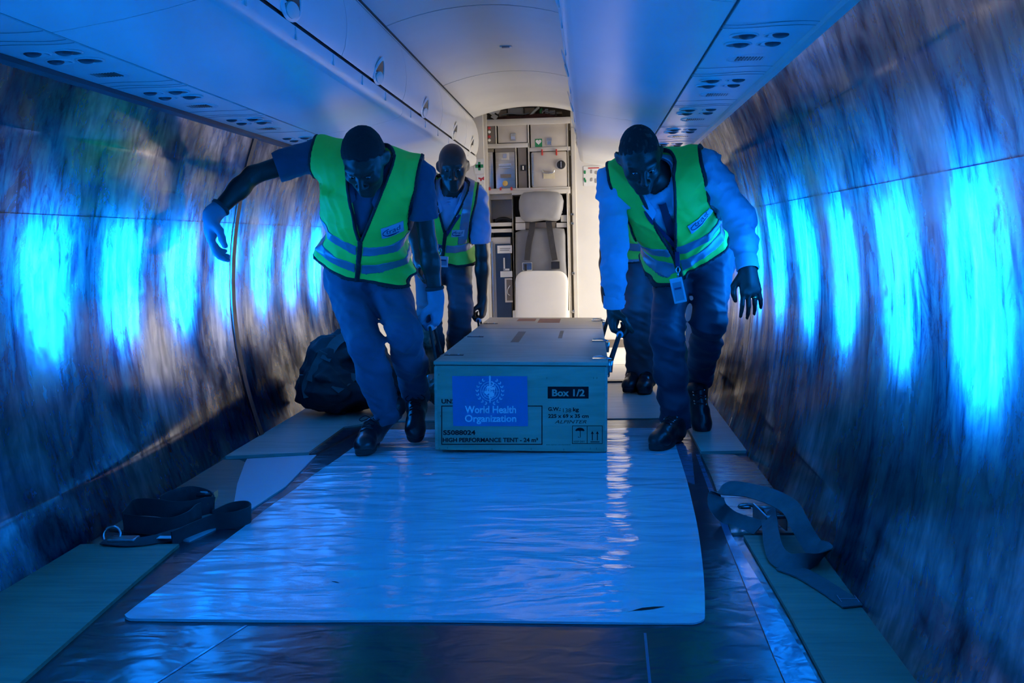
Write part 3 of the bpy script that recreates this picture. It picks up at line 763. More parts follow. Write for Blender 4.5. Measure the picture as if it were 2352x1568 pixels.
V, Fc = cushion([(1184, 534), (1200, 528), (1230, 524), (1270, 523), (1296, 525), (1299, 540), (1300, 600), (1303, 640), (1301, 680), (1185, 680), (1184, 600)], GY-.02, GY+.04, .035); obj('backrest', V, Fc, 'seat_grey', seat, True)
for p0, p1 in (((1184, 498), (1206, 510)), ((1184, 512), (1207, 528)), ((1278, 512), (1302, 522)), ((1288, 494), (1302, 509))):
    mb = MB(); gbox(mb, p0, p1, GY-.012, GY+.02, .002); mb.build('bracket', 'galley_frame', seat)
mb = MB(); gbox(mb, (1207, 511), (1278, 524), GY-.006, GY+.02, .002); mb.build('belt_slot', 'galley_dark', seat)
mat('webbing_grey', (.035, .035, .04), .75, bscale=160, bstr=.3, bdist=.001, nscale=30, namp=.2)
for pts, nm in ((((1224, 505), (1222, 530), (1216, 560), (1212, 597)), 'a'), (((1260, 505), (1264, 530), (1269, 562), (1275, 597)), 'b')):
    P = [onY(px, py, GY) for px, py in pts]; yy = (GY-.03, GY-.066, GY-.075, GY-.072)
    V, Fc = ribbon(smooth_path([(p[0], y, p[2]) for p, y in zip(P, yy)], 5), .045, .004, (1, 0, 0)); sm = obj('harness_strap', V, Fc, 'webbing_grey', seat)
    if nm == 'a':
        mb = MB(); gbox(mb, (1201, 602), (1224, 620), GY-.088, GY-.070, .004); mb.build('buckle', 'bright_metal', sm)
        mb = MB(); gbox(mb, (1206, 606), (1212, 621), GY-.091, GY-.084, .002); mb.build('buckle_slot', 'black_plastic', sm)
    else:
        mb = MB(); gbox(mb, (1267, 600), (1287, 617), GY-.088, GY-.070, .005); mb.build('buckle', 'black_plastic', sm)
V, Fc = cushion(rounded(1185.5, 621, 1305, 741, 24, 6, True), GY-.085, GY-.02, .012); obj('seat_pan', V, Fc, 'panel_white', seat, True, autosmooth=40)
for p0, p1 in (((1179, 712), (1190, 742)), ((1301, 712), (1308, 742))):
    mb = MB(); gbox(mb, p0, p1, GY-.06, GY-.01, .004); mb.build('hinge_block', 'panel_white', seat)
mb = MB(); gbox(mb, (1180, 742), (1306, 796), GY-.03, GY+.02, .003); mb.build('lower_panel', 'panel_white', seat)

# opening above the galley with the exposed services
cav = thing('service_cavity', 'open ceiling cavity above the galley showing insulation, boxes and ducts', 'ceiling cavity', (gx(1215, 262), GY+.2, gz(275)))
mat('insulation_maroon', (.10, .035, .035), .7, nscale=14, namp=.5, bscale=30, bstr=.5, bdist=.01)
mat('duct_cream', (.72, .55, .36), .5, nscale=9, namp=.15)
V = []; Fc = []; nn = 22
for j, yy in enumerate((GY+.05, GY+.2)):
    for k in range(nn):
        px = 1130+(1304-1130)*k/(nn-1); t = k/(nn-1); z = gz(276)+(.052*math.sin(math.pi*t)**.6+.008*math.sin(11*t)) if j == 0 else gz(262)
        V.append((gx(px), yy, gz(277))); V.append((gx(px), yy, z))
for j in range(1):
    for k in range(nn-1):
        a = j*2*nn+2*k; Fc.append((a, a+2, a+3, a+1)); b = a+2*nn; Fc.append((a+1, a+3, b+3, b+1))
obj('insulation_blanket', V, Fc, 'insulation_maroon', cav, True)
for p0, p1, y, m in (((1141, 247), (1160, 262), .16, 'duct_cream'), ((1163, 243), (1199, 256), .14, 'panel_white'), ((1200, 241), (1225, 256), .18, 'duct_cream'), ((1238, 247), (1246, 262), .10, 'galley_frame'), ((1250, 246), (1258, 258), .10, 'panel_white'), ((1260, 248), (1274, 258), .13, 'galley_frame'), ((1276, 250), (1290, 256), .16, 'duct_cream')):
    mb = MB(); gbox(mb, p0, p1, GY+y, GY+y+.1, .004); mb.build('equipment_box', m, cav)
for pts, r, m in ((((1217, 263), (1225, 254), (1237, 243)), .010, 'white_print'), (((1240, 262), (1250, 252), (1262, 256), (1274, 252)), .006, 'steel'), (((1150, 262), (1170, 258), (1200, 260), (1215, 257)), .005, 'steel'), (((1244, 246), (1240, 255), (1246, 262)), .008, 'green_print')):
    P = [onY(px, py, GY) for px, py in pts]; mb = MB(); mb.tube(smooth_path([(p[0], GY+.07, p[2]) for p in P], 5), r, 8); mb.build('conduit', m, cav, True)
for p0, p1 in (((1122, 250), (1136, 262)), ((1128, 262), (1142, 272)), ((1135, 248), (1147, 259))):
    mb = MB(); a = onY(*p0, GY); b = onY(*p1, GY); mb.box((-.5*(b[0]-a[0]), -.01, -.5*(a[2]-b[2])), (.5*(b[0]-a[0]), .01, .5*(a[2]-b[2])), .002, R=Matrix.Rotation(math.radians(32), 3, 'Y'), c=((a[0]+b[0])/2, GY+.03, (a[2]+b[2])/2)); mb.build('bracket_plate', 'panel_white', cav)
for px in (1180, 1242):
    mb = MB(); gbox(mb, (px-6, 273), (px+7, 278), GY-.006, GY+.02, .001); mb.build('fixing_clip', 'galley_frame', cav)
# arched end rim of the ceiling
prof = [(x, ceil_z(x)) for x in np.linspace(-.46, .46, 25)]
V, Fc = solid_profile(prof+[(x, z+.07) for x, z in prof][::-1], 7.60, 7.63); obj('ceiling_end_rim', V, Fc, 'ceiling_white', ceiling, True, autosmooth=40)

# signs on the bulkhead left of the galley and the safety card on the right hand panel
def flat(name, p0, p1, Y, m, parent=None, loc=False):
    a = onY(*p0, Y); b = onY(*p1, Y); mb = MB(); mb.box((min(a[0], b[0]), Y-.0015, min(a[2], b[2])), (max(a[0], b[0]), Y, max(a[2], b[2])))
    return mb.build(name, m, parent, loc=None if parent else ((a[0]+b[0])/2, Y, (a[2]+b[2])/2))
SY = 7.719
s1 = flat('first_aid_sign', (1089, 365), (1113, 398), SY, 'white_print'); tag(s1, 'white square sign with a green cross on the bulkhead', 'sign')
flat('cross', (1098, 372), (1104, 391), SY-.002, 'green_print', s1); flat('cross', (1092, 378), (1110, 385), SY-.002, 'green_print', s1)
s2 = flat('megaphone_sign', (1095, 402), (1113, 419), SY, 'white_print'); tag(s2, 'small white sign with a red megaphone, below the green cross', 'sign')
P = [onY(px, py, SY-.002) for px, py in ((1099, 407), (1106, 409), (1112, 405), (1112, 414), (1107, 412), (1106, 416), (1103, 416), (1102, 411), (1099, 411))]
obj('megaphone', [tuple(p) for p in P], [tuple(range(9))], 'red_print', s2)
s3 = flat('exit_sign', (1098, 421), (1112, 440), SY, 'white_print'); tag(s3, 'narrow white sign with a green figure, lowest on the bulkhead', 'sign')
flat('green_figure', (1101, 424), (1106, 433), SY-.002, 'green_print', s3)
P = [onY(px, py, SY-.002) for px, py in ((1100, 441), (1114, 441), (1108, 449))]; obj('green_arrow', [tuple(p) for p in P], [(0, 1, 2)], 'green_print', s3)
s4 = flat('safety_card', (1340, 382), (1385, 426), 7.778, 'white_print'); tag(s4, 'printed safety instruction card with small green drawings on the white panel', 'sign')
flat('red_heading', (1351, 385), (1376, 386.5), 7.776, 'red_print', s4)
for px, py in ((1344, 398), (1361, 396), (1345, 414), (1358, 415), (1370, 416), (1371, 399)):
    for k in range(3):
        a = random.uniform(-2, 2); b = random.uniform(-3, 3)
        flat('drawing', (px-2.5+a, py-4+b), (px+1+a, py+2+b), 7.776-.0004*k, 'green_print' if px < 1350 else 'grey_print', s4)
# unidentified tan shape by the doorway, built as a gathered, tied curtain
mat('curtain_tan', (.50, .33, .19), .8, nscale=8, namp=.12, bscale=20, bstr=.2, bdist=.003)
V = []; Fc = []; nz = 18; nk = 40
for i in range(nz+1):
    t = i/nz; z = 1.345-.90*t; w = .11-.03*t-.035*max(0, t-.7)/.3; xc = .925-.05*t
    for k in range(nk):
        a = 2*math.pi*k/nk; fold = 1+.16*math.sin(7*a+1.2*t)+.07*math.sin(11*a)
        V.append((xc+w*fold*math.cos(a), 7.12+.09*fold*math.sin(a), z))
Fc = [(i*nk+k, i*nk+(k+1) % nk, (i+1)*nk+(k+1) % nk, (i+1)*nk+k) for i in range(nz) for k in range(nk)]+[tuple(nz*nk+k for k in range(nk))]
tag(obj('curtain', V, Fc, 'curtain_tan', None, True, loc=(.9, 7.12, .45)), 'tan fabric hung like a gathered curtain beside the bright doorway', 'curtain')
# ================================================================== people: smooth-blended solids meshed by surface nets
def vec(*a): return np.array(a, np.float32)
def unit(v): v = np.asarray(v, np.float32); return v/max(1e-9, float(np.linalg.norm(v)))
def smin(a, b, k):
    if k <= 0: return np.minimum(a, b)
    h = np.clip(.5+.5*(b-a)/k, 0, 1); return b+(a-b)*h-k*h*(1-h)
def smax(a, b, k): return -smin(-a, -b, k)
def cap(a, b, ra, rb):
    a = np.asarray(a, np.float32); b = np.asarray(b, np.float32); ab = b-a; L = float(ab @ ab)+1e-9
    def f(P):
        v = P-a; t = np.clip((v @ ab)/L, 0, 1); q = v-t[:, None]*ab
        return np.sqrt(np.einsum('ij,ij->i', q, q))-(ra+(rb-ra)*t)
    return f
def ell(c, R, rad):
    """ellipsoid; R rows = local axes"""
    c = np.asarray(c, np.float32); R = np.asarray(R, np.float32); rad = np.asarray(rad, np.float32)
    def f(P):
        q = (P-c) @ R.T; k0 = np.sqrt(np.sum((q/rad)**2, 1)); k1 = np.sqrt(np.sum((q/(rad*rad))**2, 1))+1e-9
        return k0*(k0-1)/k1
    return f
def spine(secs):
    """elliptical trunk through sections (centre, side, front, half width, half depth)"""
    S = [(np.asarray(c, np.float32), unit(s), unit(fv), a, b) for c, s, fv, a, b in secs]
    def f(P):
        best = None
        for (c0, s0, f0, a0, b0), (c1, s1, f1, a1, b1) in zip(S[:-1], S[1:]):
            ax = c1-c0; L = float(ax @ ax); v = P-c0; t = np.clip((v @ ax)/L, 0, 1)
            q = v-t[:, None]*ax; s = s0+t[:, None]*(s1-s0); ff = f0+t[:, None]*(f1-f0)
            a = a0+(a1-a0)*t; b = b0+(b1-b0)*t; r = np.minimum(a, b)
            x = np.einsum('ij,ij->i', q, s); y = np.einsum('ij,ij->i', q, ff); w = (q @ ax)/math.sqrt(L)
            d = (np.sqrt((x/a)**2+(y/b)**2+(w/r)**2)-1)*r
            best = d if best is None else np.minimum(best, d)
        return best
    return f
def wrinkle(seed, amp, freq, axis=None, squeeze=3.0):
    """cloth folds: warped sines; with an axis the folds run across it"""
    rng = np.random.RandomState(seed); D = rng.normal(size=(5, 3)).astype(np.float32); D /= np.linalg.norm(D, axis=1)[:, None]
    if axis is not None:
        a = unit(axis); D = D-(1-1/squeeze)*0*D; D = D*.45+a*np.where((D @ a) >= 0, 1, -1)[:, None]
        D /= np.linalg.norm(D, axis=1)[:, None]
    ph = rng.uniform(0, 6.28, 10); fr = freq*rng.uniform(.6, 1.5, 5)
    def f(P):
        s = 0
        for i in range(5):
            u = P @ D[i]; w = P @ D[(i+2) % 5]
            q = np.sin(fr[i]*.5*u+1.7*np.sin(fr[(i+1) % 5]*.40*w+ph[5+i])+ph[i]); s = s+(1-2*np.abs(q))
        return (-amp/2.0)*s
    return f

class Field:
    def __init__(s): s.p = []
    def u(s, f, k=.02): s.p.append((f, 'u', k)); return s
    def cut(s, f, k=.004): s.p.append((f, 's', k)); return s
    def ext(s, o): s.p += o.p; return s
    def __call__(s, P):
        r = np.full(len(P), 1e3, np.float32)
        for f, op, k in s.p:
            d = f(P); r = smin(r, d, k) if op == 'u' else smax(r, -d, k)
        return r
def sdf_mesh(field, lo, hi, h, post=None, B=8):
    lo = np.asarray(lo, np.float32); hi = np.asarray(hi, np.float32)
    nb = np.ceil((hi-lo)/(h*B)).astype(int); nb = np.maximum(nb, 1)
    bi = np.stack(np.meshgrid(*[np.arange(n) for n in nb], indexing='ij'), -1).reshape(-1, 3)
    pc = (lo+(bi*B+(B-1)/2)*h).astype(np.float32); rb = h*B*.87+.002
    Dc = [f(pc) for f, _, _ in field.p]; tot = np.full(len(pc), 1e3, np.float32)
    for (f, op, k), d in zip(field.p, Dc): tot = smin(tot, d, k) if op == 'u' else smax(tot, -d, k)
    uni = tot.copy()
    if post is not None: tot = post(pc, tot)
    keep = np.abs(tot) < rb*1.35+.012
    vals = np.repeat(np.repeat(np.repeat(tot.reshape(nb), B, 0), B, 1), B, 2).astype(np.float32)
    K = np.nonzero(keep)[0]
    off = np.stack(np.meshgrid(*[np.arange(B)]*3, indexing='ij'), -1).reshape(-1, 3)
    idx = (bi[K][:, None, :]*B+off[None]); P = (lo+idx*h).astype(np.float32)
    base = np.full(len(pc), 1e3, np.float32)
    for (f, op, k), d in zip(field.p, Dc):
        if op == 'u': base = np.minimum(base, d)
    res = np.full((len(K), B**3), 1e3, np.float32)
    for (f, op, k), d in zip(field.p, Dc):
        m = d[K] < (base[K]+2*rb+k+.01 if op == 'u' else 2*rb+k)
        if not m.any(): continue
        dv = f(P[m].reshape(-1, 3)).reshape(-1, B**3)
        res[m] = smin(res[m], dv, k) if op == 'u' else smax(res[m], -dv, k)
    if post is not None: res = post(P.reshape(-1, 3), res.ravel()).reshape(res.shape)
    vals[idx[..., 0], idx[..., 1], idx[..., 2]] = res
    # ---- surface nets
    ins = vals < 0
    c = np.zeros(tuple(np.array(ins.shape)-1), np.uint8)
    for dx in (0, 1):
        for dy in (0, 1):
            for dz in (0, 1): c += ins[dx:dx+c.shape[0], dy:dy+c.shape[1], dz:dz+c.shape[2]]
    act = (c > 0) & (c < 8); cells = np.argwhere(act)
    if len(cells) == 0: return np.zeros((0, 3)), np.zeros((0, 4), int)
    vid = np.full(act.shape, -1, np.int64); vid[act] = np.arange(len(cells))
    cor = [(0,0,0),(1,0,0),(0,1,0),(1,1,0),(0,0,1),(1,0,1),(0,1,1),(1,1,1)]
    cv = [vals[cells[:, 0]+a, cells[:, 1]+b, cells[:, 2]+d] for a, b, d in cor]
    acc = np.zeros((len(cells), 3), np.float32); cnt = np.zeros(len(cells), np.float32)
    for i in range(8):
        for j in range(i+1, 8):
            if sum(abs(cor[i][q]-cor[j][q]) for q in range(3)) != 1: continue
            a, b = cv[i], cv[j]; m = (a < 0) != (b < 0); den = np.where(np.abs(a-b) > 1e-9, a-b, 1e-9); t = np.clip(a/den, 0, 1)
            p = np.array(cor[i], np.float32)+t[:, None]*(np.array(cor[j], np.float32)-np.array(cor[i], np.float32))
            acc += np.where(m[:, None], p, 0); cnt += m
    V = lo+(cells+acc/cnt[:, None])*h
    quads = []
    for ax in range(3):
        a1, a2 = (ax+1) % 3, (ax+2) % 3
        sl0 = [slice(None)]*3; sl1 = [slice(None)]*3; sl0[ax] = slice(0, -1); sl1[ax] = slice(1, None)
        e = ins[tuple(sl0)] != ins[tuple(sl1)]; E = np.argwhere(e)
        ok = (E[:, a1] > 0) & (E[:, a2] > 0) & (E[:, a1] < act.shape[a1]) & (E[:, a2] < act.shape[a2]); E = E[ok]
        if len(E) == 0: continue
        def cell(d1, d2):
            q = E.copy(); q[:, a1] += d1; q[:, a2] += d2; return vid[q[:, 0], q[:, 1], q[:, 2]]
        q = np.stack([cell(-1, -1), cell(0, -1), cell(0, 0), cell(-1, 0)], 1)
        fl = ~ins[E[:, 0], E[:, 1], E[:, 2]]; q[fl] = q[fl][:, ::-1]; quads.append(q)
    Q = np.concatenate(quads); Q = Q[(Q >= 0).all(1)]
    # light smoothing keeps cloth and skin free of grid stepping
    for _ in range(2):
        s = np.zeros_like(V); n = np.zeros(len(V), np.float32)
        for a, b in ((0, 1), (1, 2), (2, 3), (3, 0)):
            for d in range(3): s[:, d] += np.bincount(Q[:, a], V[Q[:, b], d], len(V))+np.bincount(Q[:, b], V[Q[:, a], d], len(V))
            n += np.bincount(Q[:, a], minlength=len(V))+np.bincount(Q[:, b], minlength=len(V))
        V = V*.5+.5*s/np.maximum(n, 1)[:, None]
    return V, Q
def bounds(pts, pad): P = np.array(pts, float); return P.min(0)-pad, P.max(0)+pad

def rot_frame(fwd, up):
    """right-handed head / hand frame: rows (side, fwd, up)"""
    f = unit(fwd); u = np.asarray(up, np.float32); u = unit(u-f*(u @ f)); s = np.cross(f, u); return np.stack([s, f, u]).astype(np.float32)

FINGERS = {}
def hand_prims(wrist, D, N, S, curl, spread=.03, size=1.0, thumb=(.5, .5), extra=0.0):
    """palm + five fingers; D towards the fingertips, N palm normal, S towards the thumb"""
    D = unit(D); N = np.asarray(N, np.float32); N = unit(N-D*(N @ D)); S_ = np.cross(D, N); S = S_ if (S_ @ np.asarray(S, np.float32)) > 0 else -S_
    w = np.asarray(wrist, np.float32); z = size; out = []
    offs = [.030, .011, -.009, -.027]
    lens = [(.042, .026, .022), (.046, .029, .023), (.043, .027, .022), (.034, .021, .019)]
    e = extra
    for i, o in enumerate(offs):
        out.append((cap(w+D*.012*z+S*o*.55*z, w+D*(.086-.004*abs(i-1))*z+S*o*z, (.0165+e)*z, (.0130+e)*z), .014))
    out.append((cap(w-D*.01*z, w+D*.05*z, (.026+e)*z, (.022+e)*z), .02))
    for i, o in enumerate(offs):
        p = w+D*(.088-.004*abs(i-1))*z+S*o*z; ang = 0.0
        for q, L in enumerate(lens[i]):
            ang += curl[i] if np.isscalar(curl[i]) else curl[i][q]
            d = D*math.cos(ang)+N*math.sin(ang)+S*(spread*(1.5-i)*2)*math.cos(ang); d = unit(d)
            r0 = (.0098-.0011*q+e)*z; n_ = p+d*L*z; FINGERS[(i, q)] = (p, n_, r0); out.append((cap(p, n_, r0, r0-.0009), .0035)); p = n_
    t0 = w+D*.022*z+S*.026*z+N*.006*z; d1 = unit(D*.62+S*.62+N*thumb[0]); t1 = t0+d1*.042*z
    d2 = unit(D*.85+S*.12+N*thumb[1]); t2 = t1+d2*.031*z; d3 = unit(D*.85-S*.18+N*(thumb[1]+.15)); t3 = t2+d3*.026*z
    out += [(cap(t0, t1, (.0170+e)*z, (.0125+e)*z), .012), (cap(t1, t2, (.0118+e)*z, (.0108+e)*z), .004), (cap(t2, t3, (.0108+e)*z, (.0090+e)*z), .004)]
    return out, w+D*.075*z

def head_field(c, fwd, up, sc=1.0, jaw=1.0):
    R = rot_frame(fwd, up); c = np.asarray(c, np.float32)
    def L(x, f, u): return c+sc*(x*R[0]+f*R[1]+u*R[2])
    F = Field()
    F.u(ell(L(0, -.012, .030), R, np.array((.0765, .097, .092))*sc), .02)          # skull
    F.u(ell(L(0, .022, -.035), R, np.array((.066, .072, .075))*sc), .035)          # face mass
    F.u(ell(L(0, .036, -.082), R, np.array((.050*jaw, .052, .040))*sc), .028)      # jaw
    F.u(cap(L(-.012, .077, -.104), L(.012, .077, -.104), .019*sc, .019*sc), .018)   # chin
    for s in (-1, 1):
        F.u(ell(L(s*.042, .060, -.022), R, np.array((.024, .026, .026))*sc), .02)  # cheek
        F.u(cap(L(s*.012, .086, .030), L(s*.046, .070, .028), .013*sc, .011*sc), .014)  # brow
    for s in (-1, 1):
        F.cut(ell(L(s*.031, .100, .006), R, np.array((.019, .017, .0125))*sc), .012)  # socket
        F.u(ell(L(s*.031, .0765, .005), R, np.array((.0145, .0125, .0125))*sc), .002)  # lids over the eyeball
        F.u(cap(L(s*.018, .0865, .0135), L(s*.044, .0815, .0125), .0042*sc, .0034*sc), .004)   # upper lid fold
    F.u(cap(L(0, .090, .016), L(0, .113, -.030), .0085*sc, .0125*sc), .012)         # nose bridge
    F.u(ell(L(0, .111, -.036), R, np.array((.0145, .014, .0115))*sc), .008)
    for s in (-1, 1):
        F.u(ell(L(s*.0155, .100, -.040), R, np.array((.0105, .012, .0095))*sc), .006)
        F.cut(ell(L(s*.0075, .106, -.0490), R, np.array((.0042, .006, .005))*sc), .003)
    F.u(cap(L(-.017, .0885, -.0655), L(.017, .0885, -.0655), .0090*sc, .0090*sc), .008)   # upper lip
    F.u(cap(L(-.014, .0880, -.0800), L(.014, .0880, -.0800), .0098*sc, .0098*sc), .008)   # lower lip
    F.cut(cap(L(-.024, .098, -.0725), L(.024, .098, -.0725), .0030*sc, .0030*sc), .004)   # mouth line
    for s in (-1, 1):                                                               # ears
        Re = np.stack([R[0]*.92+s*R[1]*-.39*-1, R[1]*.92-s*R[0]*.39*-1, R[2]])
        F.u(ell(L(s*.0805, -.012, -.004), Re, np.array((.008, .021, .033))*sc), .006)
        F.cut(ell(L(s*.0885, -.006, -.002), Re, np.array((.007, .010, .018))*sc), .006)
    return F, L, R

SKIN = mat('skin_dark', (.034, .018, .013), .42, nscale=30, namp=.12, bscale=160, bstr=.12, bdist=.001, spec=.5)
SKIN2 = mat('skin_brown', (.055, .028, .019), .42, nscale=30, namp=.12, bscale=160, bstr=.12, bdist=.001)
mat('hair_black', (.008, .007, .007), .85, nscale=90, namp=.4, bscale=260, bstr=.8, bdist=.003)
mat('eye_white', (.62, .60, .57), .2, nscale=40, namp=.05); mat('eye_dark', (.012, .009, .008), .15, nscale=40, namp=.1)
def cloth(name, col, rough=.8, wv=330, bstr=.25, sheen=.1, namp=.12): return mat(name, col, rough, nscale=7, namp=namp, bscale=wv, bstr=bstr, bdist=.0012, sheen=sheen)
cloth('polo_navy', (.05, .07, .12)); cloth('shirt_blue', (.42, .55, .72), .7); cloth('shirt_blue_dark', (.34, .46, .66), .7)
cloth('denim', (.055, .085, .14), .85, 240, .35, namp=.22); cloth('trousers_navy', (.020, .028, .055), .6, 260, .2); cloth('trousers_grey', (.06, .075, .10), .65, 260, .2)
cloth('glove_knit', (.22, .29, .40), .85, 420, .6); cloth('glove_cuff', (.03, .03, .035), .8); cloth('tie_navy', (.012, .016, .05), .5); cloth('lanyard_navy', (.018, .028, .11), .55)
cloth('dark_shirt', (.03, .03, .035), .7); cloth('sock_black', (.012, .012, .014), .9)
mat('hi_vis', (.26, .86, .08), .6, nscale=9, namp=.06, bscale=420, bstr=.25, bdist=.001)
cloth('vest_binding', (.010, .011, .014), .7); mat('reflective_grey', (.26, .29, .36), .32, metal=.25, nscale=14, namp=.10, bscale=300, bstr=.15, bdist=.001)
mat('boot_leather', (.014, .014, .016), .30, nscale=20, namp=.2, bscale=70, bstr=.35, bdist=.003); mat('boot_sole', (.012, .012, .012), .65, nscale=30, namp=.2)
mat('card_plastic', (.55, .62, .70), .2, nscale=20, namp=.05); mat('gold', (.7, .5, .2), .2, metal=1.0, nscale=30, namp=.05)

def project(field, p, d, steps=40):
    """walk from p along d to the surface of a field"""
    p = np.asarray(p, np.float32).reshape(-1, 3).copy(); d = unit(d)
    for _ in range(steps):
        s = field(p); p = p+np.clip(s, -.02, .05)[:, None]*.8*d
    return p

def person(label, J, look, H=.005):
    """J: joints in metres (world); look: clothing options. Image-left arm/leg is the person's right."""
    base = np.array((J['pelvis'][0], J['pelvis'][1], 0.0))
    who = thing('person', label, 'person', base)
    j = {k: np.asarray(v, np.float32) for k, v in J.items()}
    g = look.get('girth', 1.0)
    pel, nb = j['pelvis'], j['neck']; U = unit(nb-pel); Lt = float(np.linalg.norm(nb-pel))
    S = unit((j['shL']-j['shR'])); S = unit(S-U*(S @ U)); Fv = np.cross(U, S); 
    if Fv[1] > 0: Fv = -Fv
    Sp = unit(j['hipL']-j['hipR']); Sp = unit(Sp-U*(Sp @ U)); Fp = np.cross(U, Sp); Fp = Fp if Fp[1] < 0 else -Fp
    arch = -Fv*look.get('arch', .02)
    def sec(t, a, b, bulge=0.0):
        w = t; s = unit(Sp*(1-w)+S*w); ff = unit(Fp*(1-w)+Fv*w)
        return (pel+(nb-pel)*t+arch*math.sin(math.pi*min(1, max(0, t)))*1.0+ff*bulge, s, ff, a*g, b*g)
    trunk = spine([sec(-.10, .140, .095), sec(.06, .155, .105), sec(.28, .140, .102, .004), sec(.52, .148, .108, .004), sec(.74, .158, .110), sec(.90, .138, .084), sec(1.0, .070, .058)])
    yoke = cap(j['shR']+S*.035+U*.0, j['shL']-S*.035, .058, .058)
    arms = {}
    for q in 'RL':
        arms[q] = [(j['sh'+q], j['el'+q]), (j['el'+q], j['wr'+q])]
    legs = {q: [(j['hip'+q], j['kn'+q]), (j['kn'+q], j['an'+q])] for q in 'RL'}
    hd = look['head']; HF, HL, HR = head_field(hd['c'], hd['fwd'], hd['up'], hd.get('sc', 1.0), hd.get('jaw', 1.0))
    # ---------------- body (one continuous skin surface)
    body = Field(); body.ext(HF)
    body.u(cap(HL(0, -.028, -.045), nb+U*.0, .053, .060), .03)
    body.u(trunk, .03); body.u(yoke, .04)
    hands = {}
    for q in 'RL':
        (a, b), (b2, c) = arms[q]
        body.u(cap(a, b, .046, .036), .03); body.u(cap(b2, b2+(c-b2)*.35, .036, .039), .02); body.u(cap(b2+(c-b2)*.3, c, .040, .0265), .02)
        wq = c; (a, b), (b2, c) = legs[q]
        body.u(cap(a, b, .080, .052), .03); body.u(cap(b2, b2+(c-b2)*.35, .050, .054), .02); body.u(cap(b2+(c-b2)*.3, c, .053, .036), .02)
        hp = look.get('hand'+q)
        if hp is not None:
            pr, ctr = hand_prims(wq, hp['D'], hp['N'], hp['S'], hp['curl'], hp.get('spread', .03), hp.get('size', 1.0), hp.get('thumb', (.4, .3)))
            hands[q] = (pr, ctr)
            if hp.get('ring'):
                a_, b_, r_ = FINGERS[(2, 0)]; V_, F_ = lathe([(r_+.0002, -.003), (r_+.0020, -.002), (r_+.0020, .002), (r_+.0002, .003)], a_*.55+b_*.45, b_-a_, 16, False); obj('finger_ring', V_, F_, 'gold', who, True)
            for f, k in pr: body.u(f, k)
    # fingers must not fuse with the trunk: small k above keeps them apart
    allp = [j[k] for k in j]+[HL(0, 0, .13), HL(0, .12, -.12), HL(0, -.12, 0)]+[hands[q][1] for q in hands]
    lo, hi = bounds(allp, .13)
    V, Q = sdf_mesh(body, lo, hi, H)
    obj('body', V, Q, look.get('skin', 'skin_dark'), who, True)
    # eyes
    for s in (-1, 1):
        c = HL(s*.031, .0795, .0045); nn = 10; VV = []; FF = []
        for i in range(6):
            a = math.pi/2*i/5; r = .0118*math.cos(a)
            VV += [c+HR[1]*.0118*math.sin(a)+r*(HR[0]*math.cos(2*math.pi*k/nn)+HR[2]*.55*math.sin(2*math.pi*k/nn)) for k in range(nn)]
        FF = [(i*nn+k, i*nn+(k+1) % nn, (i+1)*nn+(k+1) % nn, (i+1)*nn+k) for i in range(5) for k in range(nn)]
        eo = obj('eye', VV, FF, 'eye_white', who, True)
        V2, F2 = lathe([(.0058, .0102), (.0045, .0125), (.0001, .0132)], c-HR[2]*.0015, HR[1], 12, False); obj('iris', V2, F2, 'eye_dark', eo, True)
    # hair
    if look.get('hair', True):
        hf = Field(); hf.u(ell(HL(0, -.012, .030), HR, np.array((.0765, .097, .092))*hd.get('sc', 1.0)+look.get('hairthick', .0035)), 0)
        hf.u(ell(HL(0, -.030, -.010), HR, np.array((.0715, .070, .066))*hd.get('sc', 1.0)), .03)
        hl = look.get('hairline', .045); hb = look.get('hairback', -.05)
        wn = wrinkle(3, .0012, 420)
        def hpost(P, d):
            q = (P-np.asarray(hd['c'], np.float32)) @ HR.T
            front = (q[:, 1]-.035)*.75-(q[:, 2]-hl)*1.0+.10*np.maximum(0, np.abs(q[:, 0])-.045)*8*(q[:, 1] > .02)*0+.005*np.sin(q[:, 0]*70)+.004*np.sin(q[:, 0]*190+q[:, 1]*90)             # below/front of the hairline is bare
            side = (hb+.0-q[:, 2])+(np.abs(q[:, 0]) > .05)*0
            back = np.where(q[:, 1] < .02, hb-q[:, 2], -1)
            return np.maximum(np.maximum(d+wn(P), front*.72), back)
        V, Q = sdf_mesh(hf, *bounds([HL(-.1, -.13, -.1), HL(.1, .13, .15), HL(.1, -.13, .15), HL(-.1, .13, .15)], .02), H, hpost)
        if len(V): obj('hair', V, Q, 'hair_black', who, True)
    # ---------------- trousers
    tr = Field(); tg = look.get('leg', 1.0)
    tr.u(spine([sec(-.13, .158, .118), sec(.05, .180, .130), sec(.20, .172, .128)]), .02)
    for q in 'RL':
        (a, b), (b2, c) = legs[q]; ax = unit(c-b2)
        tr.u(cap(a, b, .094*tg, .074*tg), .035); tr.u(cap(b2, b2+(c-b2)*.45, .075*tg, .072*tg), .03)
        hem = c+ax*look.get('hem', .03); tr.u(cap(b2+(c-b2)*.4, hem, .072*tg, look.get('hemr', .066)*tg), .03)
    w1 = wrinkle(look.get('seed', 1), .0040, 40); w2 = wrinkle(look.get('seed', 1)+9, .0036, 85, (.3, 0, 1))
